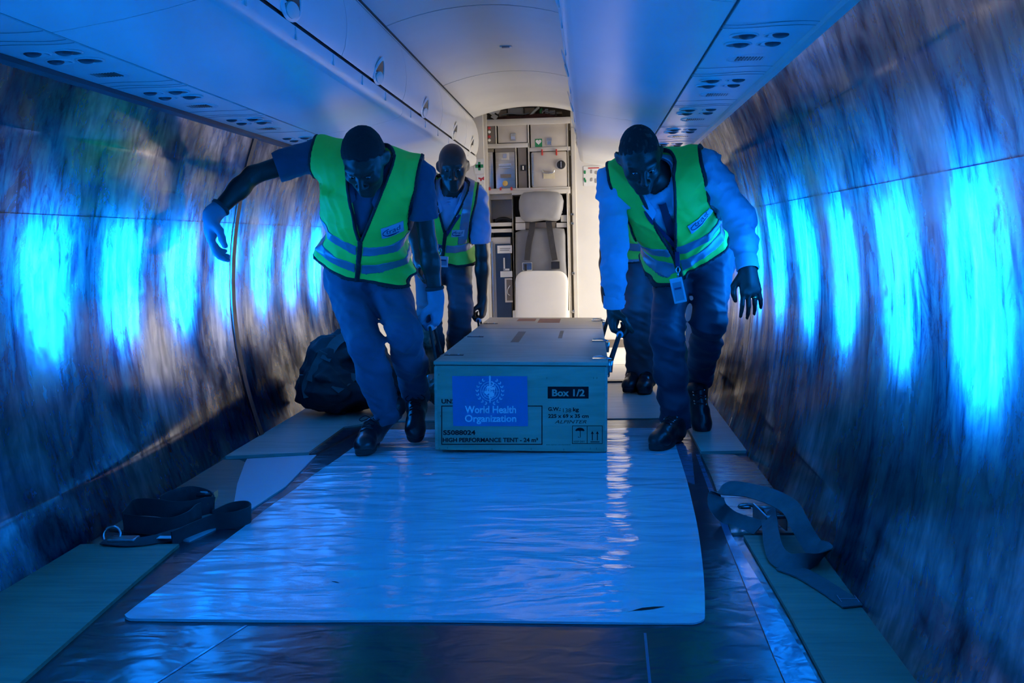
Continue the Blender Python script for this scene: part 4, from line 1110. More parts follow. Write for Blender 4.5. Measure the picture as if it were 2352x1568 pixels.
    def tpost(P, d):
        zk = np.minimum(1, np.maximum(0, .9-np.abs(P[:, 2]-.45)*1.6)) 
        d = d+w1(P)+w2(P)*zk
        for q in 'RL':
            (_, _), (b2, c) = legs[q]; ax = unit(c-b2); hem = c+ax*look.get('hem', .03)
            near = np.linalg.norm(P-hem, axis=1) < .16
            d = np.where(near, np.maximum(d, (P-hem) @ ax), d)
            # cloth bunching above the hem
            t = (P-hem) @ ax; d = d+np.where(near & (t > -.10), .0045*np.sin(t*105+9*np.sin(14*(P @ Sp)))*np.clip(1+t/.10, 0, 1), 0)
        return d
    lo, hi = bounds([j['pelvis']+U*.16, j['pelvis'], j['hipR'], j['hipL'], j['knR'], j['knL'], j['anR'], j['anL']], .16)
    V, Q = sdf_mesh(tr, lo, hi, H, tpost); trs = obj('trousers', V, Q, look['trousers'], who, True)
    # ---------------- shirt
    sh = Field(); sh.u(spine([sec(.02, .172, .124), sec(.28, .160, .122, .006), sec(.52, .170, .130, .006), sec(.74, .182, .132), sec(.91, .155, .103), sec(.985, .090, .074)]), .03)
    sh.u(cap(j['shR']+S*.035, j['shL']-S*.035, .074, .074), .04)
    slv = look.get('sleeve', 'short'); axes = []
    for q in 'RL':
        (a, b), (b2, c) = arms[q]
        if slv == 'short':
            e = a+(b-a)*look.get('slen', .72); sh.u(cap(a, e, .068, .064), .03); axes.append((e, unit(b-a)))
        else:
            sh.u(cap(a, b, .072, .060), .03); sh.u(cap(b2, b2+(c-b2)*.55, .061, .054), .025); e = c-unit(c-b2)*.008; sh.u(cap(b2+(c-b2)*.5, e, .054, .043), .02); axes.append((e, unit(c-b2)))
    s1 = wrinkle(look.get('seed', 1)+20, .0050, 42); s2 = wrinkle(look.get('seed', 1)+31, .0030, 95)
    def spost(P, d):
        d = d+s1(P)+s2(P)*(1 if slv == 'long' else .6)
        for e, ax in axes:
            near = np.linalg.norm(P-e, axis=1) < .11; d = np.where(near, np.maximum(d, (P-e) @ ax), d)
        # neck opening
        q = P-nb; x = q @ S; u = q @ U; y = q @ Fv
        d = np.maximum(d, .062-np.sqrt(x*x+(y-.01)**2)-np.where(u > -.06, 0, 1))
        return d
    pts = [pel, nb+U*.06, j['shR'], j['shL']]+[e for e, _ in axes]+[j['elR'], j['elL']]
    lo, hi = bounds(pts, .17); V, Q = sdf_mesh(sh, lo, hi, H, spost); sho = obj('shirt', V, Q, look['shirt'], who, True)
    # cuffs and collar
    if slv == 'long':
        for q in 'RL':
            (_, _), (b2, c) = arms[q]; ax = unit(c-b2)
            V, F_ = lathe([(.043, 0), (.0445, .004), (.0445, .052), (.040, .056), (.037, .05), (.037, .004)], c-ax*.052, ax, 22, False); obj('cuff', V, F_, look['shirt'], sho, True, autosmooth=40)
    # collar: two flaps sweeping from the back of the neck down onto the chest
    sfull = lambda P: spost(P, sh(P))
    def on_shirt(x, u, off=.006):
        p = nb+S*x+U*u+Fv*.30; return project(lambda P: np.minimum(sfull(P), 9), p, -Fv)[0]+Fv*off
    for s in (-1, 1):
        P0 = nb-Fv*.066+U*.070; P1 = nb+S*s*.074+U*.055-Fv*.005; P2 = nb+S*s*.060+Fv*.070+U*.005; P3 = on_shirt(s*.034, -.075, .010)
        pts = smooth_path([P0, P1, P2, P3], 7); V = []; F_ = []; m = len(pts)
        for i, p in enumerate(pts):
            t = i/(m-1); wdt = .026+.010*math.sin(math.pi*t); out = unit(p-nb-U*((p-nb) @ U)+1e-6)
            up_ = p+U*.014*(1-t)-out*.004; dn = p-U*(wdt*(1-.5*t))+out*.018+S*s*.012*t
            V += [up_-out*.002, up_+out*.003, dn+out*.003, dn-out*.002]
        for i in range(m-1):
            for k in range(4): F_.append((i*4+k, i*4+(k+1) % 4, (i+1)*4+(k+1) % 4, (i+1)*4+k))
        F_.append((3, 2, 1, 0)); F_.append(tuple((m-1)*4+k for k in range(4)))
        obj('collar', V, F_, look['shirt'], sho, True, autosmooth=40)
    # ---------------- high visibility vest
    vf = Field(); ve = look.get('vgap', .016)
    vf.u(spine([sec(look.get('hemt', .0)-.03, .186+ve, .140+ve), sec(.28, .166+ve, .128+ve, .008), sec(.52, .172+ve, .134+ve, .008), sec(.74, .182+ve, .134+ve), sec(.91, .160+ve, .106+ve), sec(.985, .10+ve, .084+ve)]), .03)
    vf.u(cap(j['shR']+S*.03, j['shL']-S*.03, .078+ve*.6, .078+ve*.6), .05)
    for q in 'RL':
        (a, b), _ = legs[q]; vf.u(cap(a+U*.03, a+(b-a)*.30, .104+ve*.7, .100+ve*.7), .05)
    hemt = look.get('hemt', .0); hp_ = pel+(nb-pel)*hemt; HN = unit(U+S*look.get('hemtilt', 0.0)+Fv*look.get('hemfwd', 0.0))
    xsR = float((j['shR']-nb) @ S)+look.get('armin', .030); xsL = float((j['shL']-nb) @ S)-look.get('armin', .030)
    vb = look.get('vbottom', -.30); vx = look.get('vx', 0.0); vw = look.get('vw', .082)
    f1 = wrinkle(look.get('seed', 1)+50, .0075, 22, None); f2 = wrinkle(look.get('seed', 1)+61, .004, 60)
    def coords(P):
        q = P-nb; return q @ S, q @ U, q @ Fv
    def cuts(P):
        """positive = cut away: (neck/V, armholes, hem)"""
        x, u, y = coords(P)
        w = np.clip((u-vb)/(0.0-vb), -1, 1.25)*vw; neck = np.where(y > -.02, w-np.abs(x-vx*np.clip(u/vb, 0, 1)), -1.0)
        ring = .084-np.sqrt(x*x+(y+.005)**2); neck = np.where((u > -.10), np.maximum(neck, ring), neck)
        depth = np.clip((-.02-u)/.26, 0, 1); inset = look.get('inset', .012)*np.sin(math.pi*depth)
        arm = np.where(u > -.30, np.maximum(x-(xsL-inset), (xsR+inset)-x), -1.0)
        hem = -((P-hp_) @ HN)
        return neck, arm, hem
    def vbase(P, d):
        x, u, y = coords(P); flare = np.clip(-u/.45, 0, 1)
        return d+f1(P)*(.45+.9*flare)+f2(P)*.7
    def vpost(P, d):
        n_, a_, h_ = cuts(P); return np.maximum(np.maximum(vbase(P, d), n_), np.maximum(a_, h_))
    lo, hi = bounds([pel-U*.1, nb+U*.05, j['shR'], j['shL']], .20)
    V, Q = sdf_mesh(vf, lo, hi, H, vpost); vest = obj('vest', V, Q, 'hi_vis', who, True)
    def strip(name, m, region, off=.004):
        def post(P, d):
            n_, a_, h_ = cuts(P); b = vbase(P, d)-off; c_ = np.maximum(np.maximum(n_, a_), h_)-.0025
            return np.maximum(np.maximum(np.maximum(b, -b-.016-off), c_), region(P, n_, a_, h_))
        V, Q = sdf_mesh(vf, lo, hi, min(H, .005), post)
        if len(V): return obj(name, V, Q, m, vest, True)
    bw = look.get('bind', .011)
    strip('neck_binding', 'vest_binding', lambda P, n, a, h: -n-bw)
    for sg in (-1, 1):
        strip('armhole_binding', 'vest_binding', lambda P, n, a, h, sg=sg: np.maximum(-a-bw, -sg*((P-nb) @ S)))
    strip('hem_binding', 'vest_binding', lambda P, n, a, h: -h-bw)
    def zipreg(P, n, a, h):
        x, u, y = coords(P); return np.maximum(np.abs(x-vx)-.011, np.maximum(u-vb-.012, -y))
    strip('zip_band', 'vest_binding', zipreg, .006)
    for (u0, hw, sl) in look.get('stripes', ()):
        def reg(P, n, a, h, u0=u0, hw=hw, sl=sl):
            x, u, y = coords(P); return np.maximum(np.abs(u-u0-sl*np.abs(x-vx))-hw, .012-np.abs(x-vx) if True else 0)
        strip('reflective_stripe', 'reflective_grey', reg, .0035)
    for (x0, hw, ub) in look.get('vstripes', ()):
        def reg(P, n, a, h, x0=x0, hw=hw, ub=ub):
            x, u, y = coords(P); return np.maximum(np.abs(x-x0)-hw, ub-u)
        strip('shoulder_stripe', 'reflective_grey', reg, .0035)
    vfull = lambda P: vbase(P, vf(P))
    def on_vest(x, u, off=.007):
        p = nb+S*x+U*u+Fv*.30; return project(vfull, p, -Fv)[0]+Fv*off
    # printed logo patch that follows the cloth
    for (x0, x1, u0, u1, tilt, txt) in look.get('patch', ()):
        nx_, nu_ = 8, 5; G = []
        ct, s_t = math.cos(tilt), math.sin(tilt); xc, uc = (x0+x1)/2, (u0+u1)/2
        def at(a, b, off): 
            dx, du = (a-.5)*(x1-x0), (b-.5)*(u1-u0); return on_vest(xc+dx*ct-du*s_t, uc+dx*s_t+du*ct, off)
        V = [at(i/nx_, k/nu_, .006) for k in range(nu_+1) for i in range(nx_+1)]+[at(i/nx_, k/nu_, .002) for k in range(nu_+1) for i in range(nx_+1)]
        w = nx_+1; o_ = w*(nu_+1); F_ = [(k*w+i, k*w+i+1, (k+1)*w+i+1, (k+1)*w+i) for k in range(nu_) for i in range(nx_)]
        rim = [i for i in range(w)]+[k*w+nx_ for k in range(1, nu_+1)]+[nu_*w+i for i in range(nx_-1, -1, -1)]+[k*w for k in range(nu_-1, 0, -1)]
        F_ += [(rim[i], rim[(i+1) % len(rim)], o_+rim[(i+1) % len(rim)], o_+rim[i]) for i in range(len(rim))]
        pa = obj('logo_patch', V, F_, 'card_plastic', vest)
        TV, TF = text_flat(txt, 1.0); TV = np.array(TV)
        if len(TV):
            mn, mx = TV.min(0), TV.max(0); sc_ = .62/(mx[0]-mn[0]); asp = (x1-x0)/(u1-u0)
            VV = [at(.24+(p[0]-mn[0])*sc_, .42+(p[1]-mn[1])*sc_*asp, .0078) for p in TV]
            obj('printed_word', VV, TF, 'lanyard_navy', pa)
        sw = [at(.5+.42*math.cos(t), .5+.34*math.sin(t), .008) for t in np.linspace(1.9, 5.2, 18)]
        V, F_ = ribbon(sw, .0035, .0006, U); obj('printed_swoosh', V, F_, 'lanyard_navy', pa)
        ln = [at(.30+.5*t, .24, .008) for t in np.linspace(0, 1, 8)]; V, F_ = ribbon(ln, .003, .0006, U); obj('printed_line', V, F_, 'lanyard_navy', pa)
    # tie, lanyard and badge
    if look.get('tie'):
        tp = [on_shirt(0, u, .010) for u in np.linspace(-.045, vb+.02, 8)]; T, _, _ = frame_along(tp); m = len(tp); V = []; F_ = []
        for i, p in enumerate(tp):
            hw_ = .016 if i == 0 else .012+.022*i/m; V += [p-S*hw_-Fv*.004, p+Fv*.002, p+S*hw_-Fv*.004]
        for i in range(m-1): F_ += [(i*3, i*3+1, i*3+4, i*3+3), (i*3+1, i*3+2, i*3+5, i*3+4)]
        obj('tie', V, F_, 'tie_navy', who, True)
    if look.get('lanyard'):
        ly = look['lanyard']; bx, bu = ly['badge']
        ends = []
        for s in (-1, 1):
            pts = [nb-Fv*.062+U*.02+S*s*.02, nb+S*s*.072+U*.012, ]+[on_shirt(s*.072*(1-t)+bx*t, -.05*(1-t)+ly['join']*t, .016) for t in (.05, .35, .7, 1.0)]
            pts = smooth_path(pts, 5); V, F_ = ribbon(pts, .019, .002, S); lo_ = obj('lanyard', V, F_, 'lanyard_navy', who); ends.append(pts[-1])
        e = (ends[0]+ends[1])/2; q = e+np.array(ly.get('drop', (0, -.01, -.10)))
        V, F_ = ribbon([e, e*.5+q*.5, q], .018, .003, S); obj('lanyard', V, F_, 'lanyard_navy', who)
        mb = MB(); mb.tube(smooth_path([q, q+np.array((.008, -.002, -.014)), q+np.array((0, -.002, -.028)), q+np.array((-.008, -.002, -.014))], 5, True), .0022, 6, True, True)
        mb.tube([q+np.array((0, 0, -.02)), q+np.array((0, -.002, -.045))], .004, 6); mb.build('badge_clip', 'bright_metal', who, True)
        w_, h_ = ly.get('size', (.062, .092)); a = ly.get('tilt', 0.0); cc = q+np.array((0, -.004, -.045-h_/2)); Rb = np.array(Matrix.Rotation(a, 3, 'Y'))
        mb = MB(); mb.box((-w_/2, -.003, -h_/2), (w_/2, .003, h_/2), .003, Rb, cc); bd = mb.build('badge', 'card_plastic', who)
        mb = MB(); mb.box((-w_/2+.008, -.0042, -h_/2+.010), (w_/2-.008, -.003, h_/2-.018), 0, Rb, cc); mb.build('badge_card', 'reflective_grey', bd)
        mb = MB(); mb.box((-w_/2+.012, -.0052, .004), (w_/2-.012, -.0042, .012), 0, Rb, cc); mb.build('badge_print', 'lanyard_navy', bd)
    # ---------------- gloves
    for q in look.get('gloves', ''):
        hp = look['hand'+q]; (_, _), (b2, c) = arms[q]; ax = unit(c-b2)
        pr, ctr = hand_prims(c, hp['D'], hp['N'], hp['S'], hp['curl'], hp.get('spread', .03), hp.get('size', 1.0), hp.get('thumb', (.4, .3)), extra=.0030)
        gf = Field(); gf.u(cap(c-ax*.050, c, .0375, .031), .01)
        for f, k in pr: gf.u(f, k)
        gw = wrinkle(77, .0010, 120)
        def gpost(P, d): return np.maximum(d+gw(P), -((P-(c-ax*.050)) @ ax))
        V, Q = sdf_mesh(gf, *bounds([c-ax*.06, ctr, c], .14), min(H, .004), gpost); go = obj('glove', V, Q, 'glove_knit', who, True)
        V, F_ = lathe([(.0375, -.004), (.0415, 0), (.0415, .007), (.0385, .011)], c-ax*.056, ax, 20, False); obj('glove_cuff', V, F_, 'glove_cuff', go, True)
    # ---------------- boots
    for q in 'RL':
        bt = look['boot'+q]; an = j['an'+q]; f = unit(bt['fwd']); n = np.asarray(bt.get('up', (0, 0, 1)), np.float32); n = unit(n-f*(n @ f)); s = np.cross(f, n)
        R = np.stack([s, f, n]); o = np.asarray(bt['o'], np.float32)      # o: centre of the heel on the sole plane
        L = lambda x, y, z: o+s*x+f*y+n*z
        bf = Field()
        bf.u(ell(L(0, .005, .040), R, (.037, .050, .046)), .02); bf.u(ell(L(0, .09, .042), R, (.039, .085, .045)), .03); bf.u(ell(L(0, .175, .034), R, (.046, .062, .040)), .03)
        bf.u(cap(L(0, .02, .05), L(0, .03, .05)*.0+an+unit(an-L(0, .02, .03))*bt.get('shaft', .02), .044, .046), .03)
        bf.u(cap(L(0, .03, .08), L(0, .11, .062), .036, .034), .03)
        bw_ = wrinkle(91, .0022, 55)
        def bpost(P, d):
            y = (P-o) @ f; d = d+bw_(P)*np.clip(1-np.abs(y-.10)/.08, 0, 1); return smax(d, .012-((P-o) @ n), .004)
        lo, hi = bounds([L(0, -.05, 0), L(0, .24, .05), an], .09); V, Q = sdf_mesh(bf, lo, hi, min(H, .005), bpost); bo = obj('boot', V, Q, 'boot_leather', who, True)
        # sole: outline extruded, with heel step and tread blocks
        out = []
        for k in range(32):
            a = 2*math.pi*k/32; y = .095+.142*math.cos(a); w = (.040+.010*math.cos(a)-.008*math.exp(-((y-.075)/.035)**2))*abs(math.sin(a))**.62*(1 if math.sin(a) >= 0 else -1)
            out.append((w, y))
        V = []; F_ = []; nn = len(out)
        for (sc_, z) in ((.96, .0), (1.0, .006), (1.0, .022), (.95, .028)):
            for w, y in out: V.append(L(w*sc_, .095+(y-.095)*sc_, z-(.0 if not (z == 0 and .055 < y < .095) else -.009)))
        F_ = [(i*nn+k, i*nn+(k+1) % nn, (i+1)*nn+(k+1) % nn, (i+1)*nn+k) for i in range(3) for k in range(nn)]+[tuple(range(nn-1, -1, -1)), tuple(3*nn+k for k in range(nn))]
        obj('sole', V, F_, 'boot_sole', bo, True, autosmooth=35)
        bff = lambda P: bpost(P, bf(P))
        for i in range(bt.get('laces', 5)):
            y = .055+.020*i; hgt = .16; pts = []
            for x in np.linspace(-.024, .024, 7): pts.append(project(bff, L(x, y+.004*(1 if x > 0 else -1)*(-1)**i, hgt), -n)[0]+n*.002)
            V, F_ = tubemesh(pts, .0028, 6); obj('lace', V, F_, 'sock_black', bo, True)
            if bt.get('eyelets'):
                for e in (pts[0], pts[-1]): V, F_ = lathe([(.0045, -.002), (.005, .001), (.002, .002)], e, n, 8); obj('eyelet', V, F_, 'bright_metal', bo, True)
        if bt.get('bow'):
            p0 = project(bff, L(0, .045, .17), -n)[0]+n*.003
            for sx in (-1, 1):
                pts = smooth_path([p0, p0+s*sx*.02+n*.012+f*.012, p0+s*sx*.042+f*.022+n*.0, p0+s*sx*.030+f*.036-n*.006, p0+s*sx*.006+f*.010], 5)
                V, F_ = tubemesh(pts, .0024, 6); obj('lace', V, F_, 'sock_black', bo, True)
    return who
# ================================================================== text helper
def text_flat(s, size=1.0, bold=0.0, shear=0.0, align='LEFT'):
    """flat glyph mesh of a string in x,y (built-in vector font)"""
    cu = bpy.data.curves.new('glyphs', 'FONT'); cu.body = s; cu.size = size; cu.offset = bold; cu.shear = shear; cu.align_x = align
    cu.resolution_u = 4; cu.fill_mode = 'FRONT'
    o = bpy.data.objects.new('glyphs', cu); COL.objects.link(o)
    dg = bpy.context.evaluated_depsgraph_get(); dg.update()
    me = bpy.data.meshes.new_from_object(o.evaluated_get(dg)); V = [tuple(v.co) for v in me.vertices]; Fc = [tuple(p.vertices) for p in me.polygons]
    bpy.data.objects.remove(o); bpy.data.curves.remove(cu); bpy.data.meshes.remove(me)
    return V, Fc

# ================================================================== wooden crate
CR_C = np.array((.1555, 3.92, .0085)); CR_A = math.radians(1.25)
def CR(p):
    """crate space (x from its centre, y from its front, z from its base) to world"""
    x, y, z = p; c, s = math.cos(CR_A), math.sin(CR_A); w = .3475
    zz = z*c-(x-w)*s; xx = x*c+z*s
    return np.array((CR_C[0]+xx, CR_C[1]+y, CR_C[2]+zz))
class CB(MB):
    def build(s, *a, **k):
        s.v = [tuple(CR(v)) for v in s.v]; return MB.build(s, *a, **k)
crate = thing('shipping_crate', 'long plywood shipping crate with printed markings carried by four men', 'crate', CR((0, 1.12, 0)))
W, LN, HT = .3475, 2.25, .345; T_ = .012
mb = CB(); mb.box((-W+.002, 0, 0), (W-.002, T_, HT), .001); fr_ = mb.build('front_board', 'crate_ply', crate)
mb = CB(); mb.box((-W+.002, LN-T_, 0), (W-.002, LN, HT), .001); mb.build('back_board', 'crate_ply', crate)
for s in (-1, 1):
    mb = CB(); x0, x1 = sorted((s*W, s*(W-T_))); mb.box((x0, T_, 0), (x1, LN-T_, HT), .001); mb.build('side_board', 'crate_ply', crate)
    mb = CB(); x0, x1 = sorted((s*(W+.001), s*(W-.010))); mb.box((x0, -.0015, .002), (x1, .006, HT-.004), .001); mb.build('corner_strip', 'crate_lid_ply', crate)
mb = CB(); mb.box((-W+T_, T_, 0), (W-T_, LN-T_, .012)); mb.build('bottom_board', 'crate_ply', crate)
mb = CB(); mb.box((-W+.004, .003, HT), (W-.004, LN-.003, HT+.005)); mb.build('lid_gap', 'dark_gap', crate)
mb = CB(); mb.box((-W-.003, -.004, HT+.004), (W+.003, LN+.002, HT+.018), .002); lid = mb.build('lid', 'crate_lid_ply', crate, autosmooth=30)
mb = CB(); mb.box((-W+.01, LN*.66, HT+.018), (W-.01, LN*.66+.004, HT+.0186)); mb.build('lid_seam', 'ply_brown', lid)
mat('stain_red', (.30, .12, .08), .6, nscale=16, namp=.2)
for (x0, x1, y0, y1) in ((-.03, .10, 1.86, 2.16), (-.16, -.05, 1.97, 2.16)):
    mb = CB(); mb.box((x0, y0, HT+.018), (x1, y1, HT+.0184)); mb.build('faded_sticker', 'stain_red', lid)
for (x0, y0, x1, y1) in ((-.10, .75, -.06, 1.30), (.12, .95, .14, 1.35)):
    mb = CB(); mb.box((min(x0, x1), y0, HT+.018), (max(x0, x1), y1, HT+.0183)); mb.build('dirt_streak', 'ply_brown', lid)
for y in (.21, 1.0, 1.78):      # strap hinges on the left
    mb = CB(); mb.box((-W+.010, y-.012, HT+.018), (-W+.092, y+.012, HT+.0205), .001); mb.tube([(-W-.004, y-.03, HT+.012), (-W-.004, y+.03, HT+.012)], .006, 8)
    h_ = mb.build('strap_hinge', 'seam_dark', crate)
    mb = CB(); mb.tube([(-W+.03, y, HT+.019), (-W+.03, y, HT+.0245)], .005, 8); mb.build('screw', 'steel', h_); mb = CB(); mb.tube([(-W+.07, y, HT+.019), (-W+.07, y, HT+.0245)], .005, 8); mb.build('screw', 'steel', h_)
for y in (.10, .82, 2.02):      # toggle latches on the right
    mb = CB(); mb.box((W-.060, y-.018, HT+.018), (W+.004, y+.018, HT+.022), .0015); mb.box((W+.003, y-.018, HT-.05), (W+.007, y+.018, HT+.022), .0015); la = mb.build('toggle_latch', 'bright_metal', crate)
    mb = CB(); mb.tube(smooth_path([(W-.050, y-.008, HT+.028), (W-.02, y-.010, HT+.030), (W+.014, y-.008, HT+.020), (W+.014, y+.008, HT+.020), (W-.02, y+.010, HT+.030), (W-.050, y+.008, HT+.028)], 4, True), .003, 6, True, True); mb.build('latch_bail', 'bright_metal', la, True)
    mb = CB(); mb.tube([(W+.012, y, HT-.035), (W+.016, y, HT+.012)], .010, 8); mb.build('latch_lever', 'steel', la, True)
mat('rope_dark', (.03, .028, .026), .8, bscale=200, bstr=.5, bdist=.002, nscale=40, namp=.3); mat('grip_tube', (.42, .52, .62), .35, nscale=60, namp=.1)
# each grip sits in the fist of the man who carries that corner
HANDLES = [(-1, onY(1002, 690, 4.14)+np.array((-.022, 0, -.112)), 0), (1, onY(1410, 705, 4.14)+np.array((.022, 0, -.112)), 0),
           (-1, onY(1108, 690, 5.70)+np.array((-.022, 0, -.112)), 0), (1, onY(1392, 668, 5.62)+np.array((.022, 0, -.112)), 0)]
for s, gc, hw in HANDLES:
    a = CR((s*(W+.004), gc[1]-3.92-.095, .30)); b = CR((s*(W+.004), gc[1]-3.92+.095, .30))
    p0 = gc+np.array((0, -.050, 0)); p1 = gc+np.array((0, .050, 0))
    V, Fc = tubemesh(smooth_path([a, a*.45+p0*.55, p0, (p0+p1)/2, p1, b*.45+p1*.55, b], 6), .0065, 8); rp = obj('rope_handle', V, Fc, 'rope_dark', crate, True)
    V, Fc = tubemesh([p0, (p0+p1)/2, p1], .0145, 12); obj('handle_grip', V, Fc, 'grip_tube', rp, True)
    for q in (a, b): V, Fc = lathe([(.016, 0), (.014, .006), (.008, .008)], q, (s, 0, 0), 12); obj('rope_knot', V, Fc, 'rope_dark', rp, True)
# ---- markings: pixel positions on the front face
def cf(px, py, off=.0006):
    """pixel on the crate front -> (x, z) in crate space"""
    w = onY(px, py, CR_C[1]); c, s = math.cos(CR_A), math.sin(CR_A)
    X, Z = w[0]-CR_C[0], w[2]-CR_C[2]-.3475*s
    return X*c-Z*s, X*s+Z*c
def mark(name, V2, Fc, m, parent, off=.0008):
    return obj(name, [CR((x, -off, z)) for x, z in V2], Fc, m, parent)
def text_on(name, s, px0, py_base, px1, m='black_print', bold=.032, shear=0.0, parent=None, height=None, off=.0008):
    V, Fc = text_flat(s, 1.0, bold, shear); P = np.array(V); x0, x1 = P[:, 0].min(), P[:, 0].max()
    a = cf(px0, py_base); b = cf(px1, py_base); sc = (b[0]-a[0])/(x1-x0); sy = sc
    if height:
        t = cf(px0, py_base-height); ym = P[:, 1].max(); sy = abs(t[1]-a[1])/ym
    return mark(name, [(a[0]+(p[0]-x0)*sc, a[1]+p[1]*sy+(b[1]-a[1])*(p[0]-x0)/(x1-x0)) for p in P], Fc, m, parent or fr_, off)
def quad_on(name, p0, p1, m, parent=None, off=.0006):
    c4 = [cf(*p) for p in ((p0[0], p1[1]), (p1[0], p1[1]), (p1[0], p0[1]), (p0[0], p0[1]))]
    return mark(name, c4, [(0, 1, 2, 3)], m, parent or fr_, off)
def rect_on(name, p0, p1, w, m='black_print'):
    """outline drawn as four bars in one print"""
    (x0, y0), (x1, y1) = p0, p1
    V = [cf(*p) for p in ((x0, y0), (x1, y0), (x1, y1), (x0, y1), (x0+w, y0+w), (x1-w, y0+w), (x1-w, y1-w), (x0+w, y1-w))]
    return mark(name, V, [(0, 1, 5, 4), (1, 2, 6, 5), (2, 3, 7, 6), (3, 0, 4, 7)], m, fr_)
text_on('printed_text', 'UN2', 1014, 926, 1046, height=10)
rect_on('printed_frame', (1013.5, 931), (1246, 1021), 2.2)
text_on('printed_text', 'S5088024', 1018, 998, 1092, height=10.5)
text_on('printed_text', 'HIGH PERFORMANCE TENT - 24 m²', 1017, 1014.5, 1236, height=9.5)
quad_on('printed_box', (1258, 887.5), (1352, 915), 'black_print')
text_on('printed_text', 'Box 1/2', 1268, 909, 1343, m=mat('print_wood', (.40, .34, .24), .5, nscale=20, namp=.05), height=15.5, off=.0012)
text_on('printed_text', 'G.W.:', 1259, 943, 1288, height=8.5); text_on('printed_text', '138', 1293, 946.5, 1312, height=9, bold=0); text_on('printed_text', 'kg', 1316, 944, 1329.5, height=8.5)
text_on('printed_text', '225 x 69 x 35 cm', 1259, 959, 1352, height=8.5)
text_on('printed_text', 'ALPINTER', 1274, 972, 1347, height=7.5, bold=.0, shear=.3)
text_on('printed_text', 'www.alpinter.com/download', 1254, 1022, 1310, height=2.6, bold=.0)
rect_on('printed_frame', (1314, 977), (1384, 1019), 1.4); quad_on('frame_divider', (1348, 977), (1349.4, 1019), 'black_print')
text_on('printed_text', 'KEEP DRY', 1318, 1016, 1343, height=4.2, bold=0)
# umbrella and arrows
V = []; c0 = cf(1332, 990); r = abs(cf(1343, 990)[0]-c0[0]); n = 16
top = [(c0[0]+r*math.cos(math.pi*k/n), c0[1]+r*.75*math.sin(math.pi*k/n)) for k in range(n+1)]
bot = [(c0[0]+r*math.cos(math.pi*(1-k/n)), c0[1]+.0022*abs(math.sin(4*math.pi*k/n))) for k in range(1, n)]
mark('umbrella_print', top+bot, [tuple(range(len(top)+len(bot)))], 'black_print', fr_)
sp_ = [cf(px, py) for px, py in ((1332, 988), (1332, 1002), (1331, 1005), (1328.5, 1005), (1327.5, 1002))]
V, Fc = ribbon([CR((x, -.0009, z)) for x, z in sp_], .0028, .0003, (1, 0, 0)); obj('umbrella_stem_print', [CR((x, -.0009, z+dz)) for x, z in sp_ for dz in (0, .0001)]+[CR((x+.0026, -.0009, z)) for x, z in sp_ for dz in (0, .0001)], [(2*i, 2*i+2, 10+2*i+2, 10+2*i) for i in range(4)], 'black_print', fr_)
for px in (1360.5, 1372):
    A = [cf(px+dx, py) for dx, py in ((0, 989.5), (-3.6, 996.5), (-1, 995.5), (-1, 1011), (1, 1011), (1, 995.5), (3.6, 996.5))]
    mark('arrow_print', A, [tuple(range(7))], 'black_print', fr_)
quad_on('arrow_base_print', (1356, 1013.5), (1377, 1015.3), 'black_print')
# ---- blue poster with the emblem
mat('poster_blue', (.04, .17, .36), .35, nscale=3, namp=.05); mat('poster_ink', (.95, .95, .95), .4, nscale=20, namp=.02)
pA = [cf(*p) for p in ((1038.5, 863), (1211, 863.5), (1213, 978.5), (1041, 978))]
poster = mark('poster', pA[::-1], [(0, 1, 2, 3)], 'poster_blue', crate, .0016)
def ptext(s, px0, pyb, px1, h): return text_on('poster_text', s, px0, pyb, px1, 'poster_ink', .024, 0, poster, h, .0022)
ptext('World Health', 1068, 948, 1185.5, 16.5); ptext('Organization', 1068, 968, 1186, 16.0)
ec = np.array(cf(1125.5, 898)); er = abs(cf(1147, 898)[0]-ec[0])
def ring2(name, R0, R1, a0=0, a1=2*math.pi, n=40, cx=0, cz=0, sx=1.0):
    V = []; Fc = []
    for k in range(n+1):
        a = a0+(a1-a0)*k/n
        for r_ in (R0, R1): V.append((ec[0]+cx+sx*r_*math.cos(a), ec[1]+cz+r_*math.sin(a)))
    Fc = [(2*k, 2*k+1, 2*k+3, 2*k+2) for k in range(n)]; return mark(name, V, Fc, 'poster_ink', poster, .0022)
for f in (1.0, .75, .5, .25): ring2('globe_ring', er*f-.0009, er*f+.0009)
for k in range(4):
    a = math.pi*k/4; d = np.array((math.cos(a), math.sin(a))); q = np.array((-d[1], d[0]))*.0005
    mark('globe_meridian', [tuple(ec-d*er+q), tuple(ec+d*er+q), tuple(ec+d*er-q), tuple(ec-d*er-q)], [(0, 1, 2, 3)], 'poster_ink', poster, .0022)
rl = random.Random(5)
for (cx, cz, rx, rz) in ((-.35, -.15, .30, .22), (.25, -.35, .26, .38), (.35, .30, .34, .20), (-.15, .45, .30, .16), (-.05, -.55, .15, .2)):   # land masses
    pts = [(ec[0]+er*(cx+rx*math.cos(a)*rl.uniform(.6, 1.1)), ec[1]+er*(cz+rz*math.sin(a)*rl.uniform(.6, 1.1))) for a in np.linspace(0, 2*math.pi, 13)[:-1]]
    mark('globe_land', [(ec[0]+er*cx, ec[1]+er*cz)]+pts, [(0, 1+k, 1+(k+1) % 12) for k in range(12)], 'poster_ink', poster, .0023)
